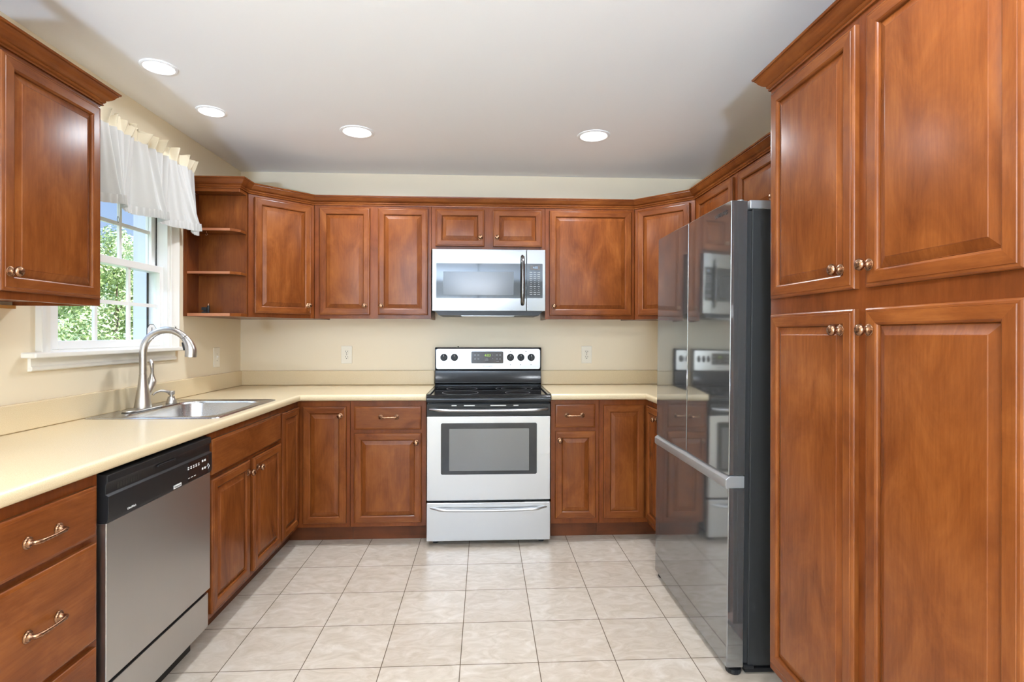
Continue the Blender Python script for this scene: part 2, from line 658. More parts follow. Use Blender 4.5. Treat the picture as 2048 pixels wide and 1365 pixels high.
def sash(name, xc, z0, z1, stile, rail_b, rail_t, cols, rows, left=0.0):
    a, b = WY0 + 0.02, WY1 - 0.02
    gy0, gy1, gz0, gz1 = a + stile + left, b - stile + 0.012, z0 + rail_b, z1 - rail_t
    bs = [(xc - 0.017, xc + 0.017, a, gy0, z0, z1), (xc - 0.017, xc + 0.017, gy1, b, z0, z1), (xc - 0.017, xc + 0.017, gy0, gy1, z0, gz0), (xc - 0.019, xc + 0.019, gy0, gy1, gz1, z1)]
    wpart(name, B(*bs), M_VINYL, 0.003)
    mu = []
    for i in range(1, cols):
        y = gy0 + (gy1 - gy0) * i / cols
        mu.append((xc - 0.006, xc + 0.006, y - 0.009, y + 0.009, gz0, gz1))
    for j in range(1, rows):
        z = gz0 + (gz1 - gz0) * j / rows
        mu.append((xc - 0.0055, xc + 0.0055, gy0, gy1, z - 0.009, z + 0.009))
    wpart('muntin_grid', B(*mu), M_VINYL)
    wpart('pane', B((xc - 0.002, xc + 0.002, gy0, gy1, gz0, gz1)), M_GLASS)


sash('lower_sash', XL - 0.035, WZ0 + 0.006, 1.645, 0.047, 0.036, 0.036, 3, 2, 0.010)
sash('upper_sash', XL - 0.078, 1.612, WZ1 - 0.02, 0.047, 0.036, 0.036, 3, 2, 0.010)

# rear patio door (behind the viewer, source of the daylight)
dr = bpy.data.objects.new('door_1', None)
COL.objects.link(dr)
dr.location = (0, YR, 0)
struct(dr, 'glazed patio door in the rear wall')
link('door_frame', B((-1.3, -1.24, -0.12, -0.04, 0, 2.1), (1.24, 1.3, -0.12, -0.04, 0, 2.1), (-0.05, 0.05, -0.12, -0.04, 0, 2.04), (-1.24, 1.24, -0.12, -0.04, 2.04, 2.1), (-1.24, 1.24, -0.12, -0.04, 0, 0.06)), M_VINYL, dr)
link('door_pane', B((-1.24, -0.05, -0.082, -0.078, 0.06, 2.04), (0.05, 1.24, -0.082, -0.078, 0.06, 2.04)), M_GLASS, dr)

# ------------------------------------------------------------------ hardware prototypes
ORI = lambda x, y, z: (x, -z, y)     # lathe axis -> local -Y


def knob_bm():
    bm = bmesh.new()
    lathe(bm, [(0.0, 0.0), (0.0150, 0.0), (0.0155, 0.0015), (0.0140, 0.003), (0.0132, 0.003), (0.0132, 0.0045), (0.0105, 0.006), (0.0075, 0.0075), (0.0055, 0.010), (0.0052, 0.014), (0.0075, 0.017), (0.0120, 0.0190), (0.0150, 0.0225), (0.0156, 0.0260), (0.0140, 0.0305), (0.0095, 0.0335), (0.0045, 0.0348), (0.0, 0.0350)], 24, ORI)
    return bm


_k = {}


def knob(parent, x, z, y=-0.019):
    if 'k' not in _k:
        _k['k'] = link('knob', knob_bm(), M_BRONZE, parent, (x, y, z), ang=50)
        return _k['k']
    return again(_k['k'], parent, (x, y, z))


def handle_bm():
    bm = bmesh.new()
    for s in (-1, 1):
        lathe(bm, [(0.0, 0.0), (0.0150, 0.0), (0.0155, 0.0015), (0.0125, 0.003), (0.0120, 0.005), (0.0085, 0.0065), (0.0065, 0.010), (0.0055, 0.018), (0.0, 0.02)], 20, lambda x, y, z, s=s: (x + s * 0.048, -z, y))
    pts = [(-0.048, -0.010, 0)]
    rr = [0.0062]
    for i in range(13):
        t = -1 + 2 * i / 12
        pts.append((0.046 * t * (1.0 if abs(t) < 0.99 else 1.03), -0.020 - 0.007 * (1 - t * t) ** 0.5, 0.0))
        rr.append(0.0042 + 0.0022 * t * t)
    pts.append((0.048, -0.010, 0))
    rr.append(0.0062)
    tube(bm, pts, rr, 12)
    return bm


def handle(parent, x, z, y=-0.019):
    if 'h' not in _k:
        _k['h'] = link('bail_handle', handle_bm(), M_BRONZE, parent, (x, y, z), ang=50)
        return _k['h']
    return again(_k['h'], parent, (x, y, z))


DOOR_PROF = [(0, -0.0005), (0, -0.0125), (0.0015, -0.0150), (0.005, -0.0172), (0.0095, -0.0180), (0.0105, -0.0174), (0.0118, -0.0190), (0.0385, -0.0190), (0.0400, -0.0180), (0.0420, -0.0172), (0.0445, -0.0140), (0.0455, -0.0090)]
PANEL_PROF = [(0.0440, -0.0045), (0.0462, -0.0088), (0.0480, -0.0088), (0.0505, -0.0098), (0.0690, -0.0158), (0.0705, -0.0172), (0.0722, -0.0174)]


def door(parent, x0, x1, z0, z1, kx=None, kz=None):
    w, h = x1 - x0, z1 - z0
    bm = bmesh.new()
    rings(bm, w, h, DOOR_PROF, cap=False)
    d = link('door', bm, [W_V, W_H], parent, (x0, 0, z0), ang=20)
    bm = bmesh.new()
    rings(bm, w, h, PANEL_PROF)
    link('raised_panel', bm, [W_V, W_V], d, ang=14)
    if kx is not None:
        knob(d, kx - x0, kz - z0)
    return d


DRAWER_PROF = [(0, -0.0005), (0, -0.0130), (0.0012, -0.0150), (0.004, -0.0168), (0.008, -0.0178), (0.0105, -0.0190), (0.012, -0.0190)]


def drawer(parent, x0, x1, z0, z1, name='drawer', hx=None, hz=None):
    bm = bmesh.new()
    rings(bm, x1 - x0, z1 - z0, DRAWER_PROF, two=False)
    d = link(name, bm, W_H, parent, (x0, 0, z0), ang=20)
    if hx is not None:
        handle(d, hx - x0, hz - z0)
    return d


def wallcab(label, loc, rotz, w, z0, z1, d=0.305, name='wall_cabinet', cat='cabinet', group='cherry wall cabinets'):
    t = thing(name, label, cat, (loc[0], loc[1], z0), rotz, group)
    h = z1 - z0
    g = 0.0008
    link('carcass', B((g, 0.016, 0.0195, d - 0.002, 0, h), (w - 0.016, w - g, 0.0195, d - 0.002, 0, h), (0.016, w - 0.016, 0.0195, d - 0.002, 0.012, h)), W_D, t)
    link('face_frame', B((g, w - g, 0, 0.019, 0, h)), W_D, t, bevel=0.0012)
    return t


def basecab(label, loc, rotz, w, name='base_cabinet', d=0.60, toe=True, ztop=0.874):
    t = thing(name, label, 'cabinet', (loc[0], loc[1], 0), rotz, 'cherry base cabinets')
    g = 0.0008
    link('carcass', B((g, w - g, 0.0195, d, 0.11, ztop)), W_D, t)
    link('face_frame', B((g, w - g, 0, 0.019, 0.105, 0.8755)), W_D, t, bevel=0.0012)
    if toe:
        link('toe_kick', B((g, w - g, 0.078, 0.095, 0.0, 0.11)), W_K, t)
    return t


UZ0, UZ1 = 1.383, 2.150
CROWN = [(0, 2.134), (0.006, 2.134), (0.0075, 2.139), (0.0055, 2.1425), (0.0095, 2.145), (0.0125, 2.150), (0.0115, 2.1535), (0.017, 2.156), (0.024, 2.161), (0.031, 2.169), (0.036, 2.178), (0.0400, 2.181), (0.0400, 2.184), (0.0450, 2.1855), (0.0470, 2.192), (0, 2.192)]

# ------------------------------------------------------------------ wall cabinets, back run
YF = 3.625
t = wallcab('cherry wall cabinet with two tall raised-panel doors, between the corner cabinet and the microwave', (-1.127, YF), 0, 0.769, UZ0, UZ1)
door(t, 0.036, 0.365, 0.025, 0.734, 0.334, 0.085)
door(t, 0.418, 0.747, 0.025, 0.734, 0.443, 0.085)
t = wallcab('short cherry wall cabinet with two small doors directly above the microwave', (-0.358, YF), 0, 0.765, 1.845, UZ1)
door(t, 0.029, 0.355, 0.024, 0.272, 0.328, 0.083)
door(t, 0.414, 0.743, 0.024, 0.272, 0.440, 0.083)
t = wallcab('cherry wall cabinet with one wide door, right of the microwave', (0.407, YF), 0, 0.613, UZ0, UZ1)
door(t, 0.030, 0.589, 0.025, 0.734, 0.058, 0.087)
# small side blocks where the neighbouring cabinets reach below the microwave are their own sides

# ------------------------------------------------------------------ diagonal corner wall cabinets


def diagcab(label, A, Bp, corner, rotz, x0, x1, kx):
    """face from A to Bp; corner = wall corner polygon continuation"""
    t = thing('corner_wall_cabinet', label, 'cabinet', (A[0], A[1], UZ0), rotz, 'cherry wall cabinets')
    inv = Matrix.Rotation(-rotz, 4, 'Z') @ Matrix.Translation((-A[0], -A[1], 0))
    loc = [inv @ Vector((p[0], p[1], 0)) for p in corner]
    L = (Vector(Bp) - Vector(A)).length
    bm = bmesh.new()
    prism(bm, [(0.001, 0.0195), (L - 0.001, 0.0195)] + [(p.x, p.y) for p in loc], 0.0, UZ1 - UZ0)
    link('carcass', bm, W_D, t)
    link('face_frame', B((0.0, L, 0, 0.019, 0, UZ1 - UZ0)), W_D, t, bevel=0.0012)
    door(t, x0, x1, 0.025, 0.734, kx, 0.083)
    return t


g = 0.002
A1, B1 = (-1.435, 3.342), (-1.1285, 3.6255)
rz1 = math.atan2(B1[1] - A1[1], B1[0] - A1[0])
L1 = math.hypot(B1[0] - A1[0], B1[1] - A1[1])
diagcab('diagonal cherry corner wall cabinet in the left corner, beside the open shelves', A1, B1, [(-1.1285, YB - g), (XL + g, YB - g), (XL + g, 3.346), (-1.437, 3.346)], rz1, 0.034, L1 - 0.026, L1 - 0.050)
A2, B2 = (1.0215, 3.6255), (1.325, 3.330)
rz2 = math.atan2(B2[1] - A2[1], B2[0] - A2[0])
L2 = math.hypot(B2[0] - A2[0], B2[1] - A2[1])
diagcab('diagonal cherry corner wall cabinet in the right corner, partly behind the refrigerator', A2, B2, [(1.329, 3.3265), (XR - g, 3.3265), (XR - g, YB - g), (1.0215, YB - g)], rz2, 0.030, L2 - 0.030, L2 - 0.055)

# ------------------------------------------------------------------ right run wall cabinets (face x = 1.325)
t = wallcab('cherry wall cabinet on the right wall, its lower part hidden by the refrigerator', (1.325, 3.325), -PI / 2, 0.566, UZ0, UZ1, 0.303)
door(t, 0.060, 0.535, 0.025, 0.734, 0.505, 0.085)
t = wallcab('short cherry wall cabinet above the refrigerator top, beside the tall pantry', (1.325, 2.758), -PI / 2, 0.925, 1.83, UZ1, 0.303)
door(t, 0.035, 0.440, 0.025, 0.287, 0.41, 0.07)
door(t, 0.485, 0.890, 0.025, 0.287, 0.515, 0.07)

# ------------------------------------------------------------------ left near wall cabinet
t = wallcab('cherry wall cabinet left of the window, with crown and a large single visible door', (-1.435, 1.170), PI / 2, 0.915, UZ0, UZ1, 0.303)
door(t, 0.022, 0.432, 0.025, 0.734, 0.40, 0.083)
door(t, 0.484, 0.894, 0.025, 0.734, 0.511, 0.083)
link('hanging_rail', B((0.02, 0.895, 0.285, 0.3035, -0.012, 0.0)), W_O, t)
cb = bmesh.new()
sweep(cb, [(0.0, 0.0), (0.915, 0.0), (0.915, 0.303)], [(o, z - UZ0) for o, z in CROWN])
link('crown', cb, W_H, t, ang=25)

# ------------------------------------------------------------------ open end shelf
t = thing('open_shelf_unit', 'open cherry end shelf with angled corners between the window and the corner cabinet', 'shelf', (-1.74, 3.20, UZ0))
link('back_panel', B((0.002, 0.020, -0.004, 0.137, 0, 0.731)), W_D, t)
link('side_panel', B((0.020, 0.302, 0.128, 0.140, 0, UZ1 - UZ0)), W_V, t)
W_PALE = wood('worn_shelf_edge', (3, 60, 60), [(0.30, 0.10, 0.045), (0.40, 0.16, 0.08), (0.50, 0.22, 0.12)], 0.3)
shp = [(0.020, 0.0), (0.262, 0.0), (0.302, 0.050), (0.302, 0.128), (0.020, 0.128)]
for z, h in ((0.0, 0.018), (0.246, 0.016), (0.497, 0.016)):
    bm = bmesh.new()
    prism(bm, shp, z, z + h)
    sh = link('shelf', bm, W_H, t, bevel=0.0015)
    link('edge_band', B((0.022, 0.261, -0.0014, 0.0, z + 0.001, z + h - 0.001)), W_PALE, sh)
bm = bmesh.new()
prism(bm, [(0.020, 0.030), (0.300, 0.030), (0.304, 0.034), (0.304, 0.128), (0.020, 0.128)], 0.732, UZ1 - UZ0)
link('top_board', bm, W_H, t, bevel=0.0015)

# continuous crown molding around the back of the room
cb = bmesh.new()
sweep(cb, [(XL + 0.002, 3.2295), (-1.4345, 3.2295), (-1.4345, 3.341), (-1.1275, 3.6245), (1.0210, 3.6245), (1.3245, 3.3295), (1.3245, 1.834)], CROWN)
cm = link('crown_molding', cb, W_H, None, ang=25)
tag(cm, 'long cherry crown molding running along the tops of the back wall cabinets', 'molding', None, 'thing')

# ------------------------------------------------------------------ pantry
t = thing('pantry_cabinet', 'tall cherry pantry cabinet with four doors at the right, nearest the viewer', 'cabinet', (1.0, 1.834, 0), -PI / 2)
PW = 0.925
link('carcass', B((0.001, PW, 0.0195, 0.628, 0.115, UZ1)), W_D, t)
link('face_frame', B((0.0, PW, 0, 0.019, 0.115, UZ1)), W_D, t, bevel=0.0015)
link('toe_kick', B((0.001, PW, 0.078, 0.095, 0, 0.115)), W_K, t)
for z0, z1, kz in ((1.403, 2.110, 1.460), (0.150, 1.350, 1.293)):
    door(t, 0.026, 0.446, z0, z1, 0.397, kz)
    door(t, 0.489, 0.900, z0, z1, 0.508, kz)
cb = bmesh.new()
sweep(cb, [(0.0, 0.27), (0.0, 0.0), (PW, 0.0)][::1], CROWN)
link('crown', cb, W_H, t, ang=25)

# ------------------------------------------------------------------ base cabinets
XB = -1.13          # left run face frame plane
t = basecab('cherry drawer base cabinet with bronze bail handles, nearest on the left beside the dishwasher', (XB, 1.172), PI / 2, 0.458, 'drawer_base_cabinet')
drawer(t, 0.030, 0.435, 0.698, 0.842, hx=0.243, hz=0.770)
drawer(t, 0.030, 0.435, 0.398, 0.678, hx=0.243, hz=0.541)
drawer(t, 0.030, 0.435, 0.130, 0.378, hx=0.243, hz=0.255)
t = basecab('cherry sink base cabinet with a false drawer front over two doors', (XB, 2.246), PI / 2, 0.776, 'sink_base_cabinet', ztop=0.70)
drawer(t, 0.018, 0.758, 0.700, 0.846, 'false_front')
door(t, 0.018, 0.375, 0.130, 0.680, 0.345, 0.627)
door(t, 0.418, 0.766, 0.130, 0.680, 0.450, 0.627)

# corner bases: two hinged leaves each
t = thing('corner_base_cabinet', 'cherry corner base cabinet with a folding door, in the left corner under the counter', 'cabinet', (-1.13, 3.320, 0), 0, 'cherry base cabinets')
bm = bmesh.new()
prism(bm, [(-0.606, -0.295), (-0.0195, -0.295), (-0.0195, 0.0195), (0.312, 0.0195), (0.312, 0.606), (-0.606, 0.606)], 0.11, 0.874)
link('carcass', bm, W_D, t)
link('face_frame', B((-0.019, 0.0, -0.297, -0.001, 0.105, 0.8755), (-0.019, 0.3125, 0.0, 0.019, 0.105, 0.8755)), W_D, t)
bm = B((-0.095, -0.078, -0.297, 0.095, 0, 0.11), (-0.078, 0.3125, 0.078, 0.095, 0, 0.11))
link('toe_kick', bm, W_K, t)
d1 = door(t, 0.034, 0.292, 0.130, 0.840, 0.259, 0.786)
d2 = door(t, 0.0, 0.262, 0.130, 0.840)
d2.location = (0.0, -0.284, 0.130)
d2.rotation_euler = (0, 0, PI / 2)
t = basecab('cherry base cabinet with drawer over one door, left of the stove', (-0.8165, 3.32), 0, 0.4605)
drawer(t, 0.026, 0.430, 0.699, 0.841, hx=0.235, hz=0.776)
door(t, 0.026, 0.432, 0.130, 0.677, 0.402, 0.620)
t = basecab('narrow cherry base cabinet with drawer over one door, right of the stove', (0.410, 3.32), 0, 0.303)
drawer(t, 0.028, 0.275, 0.704, 0.848, hx=0.146, hz=0.780)
door(t, 0.028, 0.279, 0.140, 0.681, 0.054, 0.626)
t = thing('corner_base_cabinet', 'cherry corner base cabinet with a folding door, in the right corner beside the refrigerator', 'cabinet', (1.02, 3.320, 0), 0, 'cherry base cabinets')
bm = bmesh.new()
prism(bm, [(-0.3055, 0.0195), (0.0195, 0.0195), (0.0195, -0.420), (0.606, -0.420), (0.606, 0.606), (-0.3055, 0.606)], 0.11, 0.874)
link('carcass', bm, W_D, t)
link('face_frame', B((0.0, 0.019, -0.422, -0.001, 0.105, 0.8755), (-0.306, 0.019, 0.0, 0.019, 0.105, 0.8755)), W_D, t)
link('toe_kick', B((0.078, 0.095, -0.422, 0.095, 0, 0.11), (-0.306, 0.078, 0.078, 0.095, 0, 0.11)), W_K, t)
door(t, -0.280, -0.024, 0.138, 0.841)
d2 = door(t, 0.0, 0.258, 0.138, 0.841, 0.214, 0.784)
d2.location = (0.0, -0.024, 0.138)
d2.rotation_euler = (0, 0, -PI / 2)

# ------------------------------------------------------------------ countertops
NOSE = [(0, 0.914), (0.010, 0.914), (0.016, 0.9115), (0.0195, 0.907), (0.0205, 0.900), (0.0205, 0.888), (0.018, 0.880), (0.012, 0.8765), (0, 0.8765)]


def ctop(label, boxes, path, splash, ex):
    bm = bmesh.new()
    for x0, x1, y0, y1 in boxes:
        box(bm, x0, x1, y0, y1, 0.8765, 0.914)
    sweep(bm, path, NOSE)
    o = link('countertop', bm, M_COUNTER, None, ang=50)
    tag(o, label, 'countertop')
    for s in splash:
        link('backsplash', B(s), M_COUNTER, o, bevel=0.006, segs=3)
    return o


CX = -1.125
ctop('cream laminate countertop along the left wall and back corner holding the sink', [
    (XL + 0.001, CX, 1.172, 2.405), (XL + 0.001, -1.692, 2.405, 3.02), (-1.165, CX, 2.405, 3.02), (XL + 0.001, CX, 3.02, YB - 0.001), (CX, -0.355, 3.305, YB - 0.001)],
    [(CX, 1.172), (CX, 3.305), (-0.355, 3.305)],
    [(XL + 0.001, XL + 0.021, 1.172, YB - 0.022, 0.9145, 1.020), (XL + 0.001, -0.362, YB - 0.021, YB - 0.001, 0.9145, 1.019)], None)
ctop('short cream laminate countertop in the right corner between the stove and the refrigerator', [
    (0.410, XR - 0.001, 3.305, YB - 0.001), (1.015, XR - 0.001, 2.90, 3.305)],
    [(0.410, 3.305), (1.015, 3.305), (1.015, 2.90)],
    [(0.408, XR - 0.022, YB - 0.021, YB - 0.001, 0.9145, 1.018), (XR - 0.021, XR - 0.001, 2.90, YB - 0.001, 0.9145, 1.018)], None)

# ------------------------------------------------------------------ sink
t = thing('kitchen_sink', 'stainless steel drop-in sink set in the counter below the window', 'sink', (-1.43, 2.71, 0.9142))
bm = bmesh.new()


def loop(pts, z):
    return [bm.verts.new((x, y, z)) for x, y in pts]


N = 12


def rr2(x0, x1, y0, y1, r):
    return rrect(x0, x1, y0, y1, r, N)


lay = [(rr2(-0.282, 0.282, -0.335, 0.335, 0.03), 0.0), (rr2(-0.280, 0.280, -0.333, 0.333, 0.03), 0.004), (rr2(-0.272, 0.272, -0.325, 0.325, 0.028), 0.006), (rr2(-0.264, 0.264, -0.317, 0.317, 0.026), 0.003)]
bowl = rr2(-0.165, 0.232, -0.280, 0.285, 0.085)
bowl = [(x - (0.022 * math.cos(y / 0.285 * PI / 2) if x < -0.1 else 0), y) for x, y in bowl]


def shrink(p, k, dx=0):
    return [(0.034 + (x - 0.034) * k, y * k) for x, y in p]


lay += [(shrink(bowl, 1.03), 0.003), (shrink(bowl, 1.0), 0.001), (shrink(bowl, 0.985), -0.010), (shrink(bowl, 0.955), -0.145), (shrink(bowl, 0.90), -0.168), (shrink(bowl, 0.3), -0.174), (shrink(bowl, 0.10), -0.180)]
pv = None
for pts, z in lay:
    lp = loop(pts, z)
    if pv:
        for i in range(len(lp)):
            j = (i + 1) % len(lp)
            bm.faces.new((pv[i], pv[j], lp[j], lp[i]))
    pv = lp
bm.faces.new(pv)
link('basin', bm, M_SINK, t, ang=40, recalc=False)
link('drain', lathe(bmesh.new(), [(0.0, -0.171), (0.028, -0.171), (0.040, -0.168), (0.043, -0.172), (0.0, -0.173)], 24, lambda x, y, z: (x + 0.034, y, z)), M_NICKEL, t)

# ------------------------------------------------------------------ faucet
t = thing('faucet', 'tall brushed nickel gooseneck faucet with pull-down spray head at the sink', 'faucet', (-1.630, 2.655, 0.9186))
bm = bmesh.new()
prism(bm, rrect(-0.032, 0.032, -0.125, 0.125, 0.030, 6), 0.0, 0.010)
link('deck_plate', bm, M_NICKEL, t, bevel=0.004)
bm = lathe(bmesh.new(), [(0.0, 0.010), (0.036, 0.010), (0.0365, 0.014), (0.034, 0.030), (0.028, 0.075), (0.021, 0.120), (0.0175, 0.155), (0.0168, 0.168), (0.0152, 0.1685), (0.0152, 0.171), (0.0, 0.171)], 28)
link('body', bm, M_NICKEL, t, ang=45)
R = 0.110
zc = 0.270
pts = [(0, 0, 0.1705), (0, 0, 0.20), (0, 0, 0.235), (0, 0, zc)]
for i in range(1, 17):
    a = PI - (PI * 0.77) * i / 16
    pts.append((R + R * math.cos(a), 0, zc + R * math.sin(a)))
link('spout', tube(bmesh.new(), pts, 0.0162, 18), M_NICKEL, t, ang=50)
pts, rr = [], []
for i in range(9):
    a = PI - PI * 0.775 - (PI * 0.28) * i / 8
    q = i / 8
    pts.append((R + (R + 0.004 * q) * math.cos(a), 0, zc + R * math.sin(a)))
    rr.append(0.0168 + 0.0095 * math.sin(q * PI / 2) ** 1.2)
hd = link('spray_head', tube(bmesh.new(), pts, rr, 20), M_NICKEL, t, ang=50)
link('spray_button', tube(bmesh.new(), [(R + 0.072, -0.001, zc + 0.050), (R + 0.079, -0.001, zc + 0.035), (R + 0.081, -0.001, zc + 0.012)], [0.003, 0.0065, 0.003], 10), M_RUBBER, hd)
bm = tube(bmesh.new(), [(0, 0.008, 0.040), (0, 0.030, 0.070), (0, 0.055, 0.105), (0, 0.064, 0.122)], [0.013, 0.0165, 0.021, 0.0215], 18)
link('valve_body', bm, M_NICKEL, t, ang=50)
bm = tube(bmesh.new(), [(0, 0.065, 0.124), (0, 0.067, 0.135), (0, 0.068, 0.150), (0.003, 0.066, 0.170), (0.006, 0.060, 0.192), (0.006, 0.056, 0.210), (0.004, 0.056, 0.226), (0.001, 0.058, 0.236)], [0.0210, 0.0195, 0.0125, 0.0078, 0.0085, 0.0105, 0.0095, 0.003], 16)
link('lever', bm, M_NICKEL, t, ang=50)

t = thing('soap_dispenser', 'small brushed nickel soap pump beside the faucet on the sink deck', 'soap dispenser', (-1.628, 2.885, 0.9186))
bm = lathe(bmesh.new(), [(0.0, 0.0), (0.0255, 0.0), (0.0255, 0.006), (0.019, 0.024), (0.0165, 0.030), (0.0165, 0.036), (0.009, 0.037), (0.009, 0.046), (0.0, 0.046)], 24)
link('base', bm, M_NICKEL, t, ang=40)
bm = lathe(bmesh.new(), [(0.0, 0.0455), (0.0145, 0.0455), (0.0165, 0.050), (0.0165, 0.062), (0.014, 0.0645), (0.0, 0.065)], 24)
hd = link('pump_head', bm, M_NICKEL, t, ang=40)
dv = Vector((-0.50, -0.86, 0))
link('nozzle', tube(bmesh.new(), [dv * 0.008 + Vector((0, 0, 0.058)), dv * 0.030 + Vector((0, 0, 0.066)), dv * 0.055 + Vector((0, 0, 0.070)), dv * 0.078 + Vector((0, 0, 0.064)), dv * 0.092 + Vector((0, 0, 0.052))], [0.0075, 0.0068, 0.006, 0.0055, 0.005], 12), M_NICKEL, hd, ang=50)

# ------------------------------------------------------------------ dishwasher (local x -> +Y, front -> +X)
t = thing('dishwasher', 'stainless dishwasher with black control panel under the left counter', 'dishwasher', (-1.125, 1.634, 0), PI / 2)
link('tub', B((0.003, 0.605, 0.022, 0.57, 0.10, 0.868)), M_BPLAS, t)
link('door_panel', B((0.004, 0.604, -0.016, 0.020, 0.250, 0.7205)), M_STEELV, t, bevel=0.003)
link('kick_panel', B((0.004, 0.604, -0.008, 0.018, 0.095, 0.232)), M_STEELV, t, bevel=0.002)
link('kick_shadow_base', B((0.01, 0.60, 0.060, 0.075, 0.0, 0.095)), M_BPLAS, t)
bm = bmesh.new()
prism(bm, [(-0.018, 0.722), (-0.022, 0.735), (-0.022, 0.800), (-0.013, 0.806), (-0.013, 0.832), (-0.019, 0.842), (-0.018, 0.862), (0.010, 0.866), (0.020, 0.866), (0.020, 0.722)], 0.004, 0.604, YZ)
cp = link('control_panel', bm, M_BPLAS, t, bevel=0.0015)
link('latch_handle', B((0.250, 0.355, -0.020, -0.010, 0.826, 0.834)), M_BPLAS, cp, bevel=0.003)
link('vent', B(*[(0.055 + i * 0.012, 0.062 + i * 0.012, -0.0135, -0.0115, 0.812, 0.828) for i in range(9)]), M_SLOT, cp)
link('button_field', B((0.430, 0.575, -0.0226, -0.0215, 0.728, 0.798)), M_BGLASS, cp)
bt = []
for i in range(5):
    bt.append((0.425 + i * 0.018, 0.434 + i * 0.018, -0.0232, -0.0225, 0.772, 0.776))
    bt.append((0.425 + i * 0.018, 0.434 + i * 0.018, -0.0232, -0.0225, 0.779, 0.782))
link('cycle_lettering', B(*bt), M_WHITEINK, cp)
link('option_lettering', B(*[(0.525 + i * 0.018, 0.535 + i * 0.018, -0.0232, -0.0225, 0.748 + j * 0.030, 0.756 + j * 0.030) for i in (0, ) for j in range(2)]), M_WHITEINK, cp)
link('option_lettering', B(*[(0.543, 0.553, -0.0232, -0.0225, 0.748 + j * 0.030, 0.756 + j * 0.030) for j in range(2)]), M_WHITEINK, cp)
link('status_lettering', B(*[(0.428 + i * 0.020, 0.440 + i * 0.020, -0.0232, -0.0225, 0.739, 0.741) for i in range(3)]), M_WHITEINK, cp)
bm = bmesh.new()
for r, mi in ((0.011, 0),):
    prism(bm, [(0.572, 0.752 - r), (0.572 + r, 0.752), (0.572, 0.752 + r), (0.572 - r, 0.752), (0.572 - r * 0.8, 0.752), (0.572, 0.752 + r * 0.8), (0.572 + r * 0.8, 0.752), (0.572, 0.752 - r * 0.8)], -0.0234, -0.0226, XZ)
link('start_mark', bm, M_WHITEINK, cp)
link('badge_plate', B((0.335, 0.382, -0.0234, -0.0218, 0.727, 0.739)), M_WHITEINK, cp)
text('badge_lettering', 'Kenmore', 0.0105, M_DARKINK, cp, (0.3585, -0.0236, 0.733), FRONT)
text('model_lettering', 'UltraWash', 0.0095, M_WHITEINK, cp, (0.108, -0.0224, 0.738), FRONT)

# ------------------------------------------------------------------ range
t = thing('electric_range', 'stainless and black freestanding electric stove with glass cooktop, below the microwave', 'stove', (-0.349, 3.262, 0))
RW = 0.751
link('body', B((0.002, RW - 0.002, 0.036, 0.640, 0.045, 0.862)), M_BLACK, t)
for x in (0.05, RW - 0.05):
    for y in (0.07, 0.60):
        link('foot', lathe(bmesh.new(), [(0.0, 0.0), (0.018, 0.0), (0.018, 0.012), (0.008, 0.014), (0.008, 0.046), (0, 0.046)], 16, lambda a, b, c, x=x, y=y: (x + a, y + b, c)), M_RUBBER, t)
bm = bmesh.new()
prism(bm, rrect(0.0, RW, 0.028, 0.260, 0.006), 0.0, 0.034, XZ)
dw = link('storage_drawer', bm, M_STEEL, t, bevel=0.004)


def bowhandle(parent, x0, x1, z, y0, out, rz, drop, name):
    pts, rr = [], []
    n = 24
    for i in range(n + 1):
        q = i / n
        s = math.sin(q * PI)
        e = min(1.0, min(q, 1 - q) / 0.10)
        e = e * e * (3 - 2 * e)
        pts.append((x0 + (x1 - x0) * q, y0 - out * e, z - drop * s ** 0.6))
        rr.append(rz * (0.75 + 0.25 * e))
    bm = tube(bm_ := bmesh.new(), pts, rr, 16, 0.6)
    return link(name, bm, M_STEEL, parent, ang=50)


bowhandle(dw, 0.025, RW - 0.025, 0.231, 0.006, 0.030, 0.015, 0.010, 'drawer_handle')
# oven door: steel frame with a window opening
bm = bmesh.new()
prism(bm, rrect(0.0, RW, 0.272, 0.783, 0.006), 0.004, 0.034, XZ)
od = link('oven_door', bm, M_STEEL, t, bevel=0.004)
bm = bmesh.new()
prism(bm, rrect(0.086, 0.668, 0.430, 0.742, 0.010), 0.0030, 0.012, XZ)
wn = link('window_frame', bm, M_BGLASS, od, bevel=0.001)
bm = bmesh.new()
prism(bm, rrect(0.136, 0.620, 0.452, 0.708, 0.003), 0.0022, 0.008, XZ)
link('window_glass', bm, M_SCREEN, wn)
bm = bmesh.new()
pr = rrect(0.082, 0.672, 0.426, 0.746, 0.013)
pi = rrect(0.086, 0.668, 0.430, 0.742, 0.010)
for a in range(len(pr)):
    b = (a + 1) % len(pr)
    q = [bm.verts.new((p[0], 0.0026, p[1])) for p in (pr[a], pr[b], pi[b], pi[a])]
    bm.faces.new(q)
link('window_trim', bm, M_STEEL, od)
bm = bmesh.new()
prism(bm, rrect(0.0, RW, 0.784, 0.858, 0.004), 0.002, 0.034, XZ)
st = link('door_top_strip', bm, M_BLACK, od, bevel=0.003)
bowhandle(st, 0.020, RW - 0.020, 0.827, 0.006, 0.036, 0.0175, 0.004, 'oven_handle')
for a, b in ((0.15, 0.18), (0.225, 0.29), (0.385, 0.48), (0.525, 0.555)):
    link('vent_slot', B((a, b, 0.0012, 0.0030, 0.846, 0.851)), M_STEELV, st)
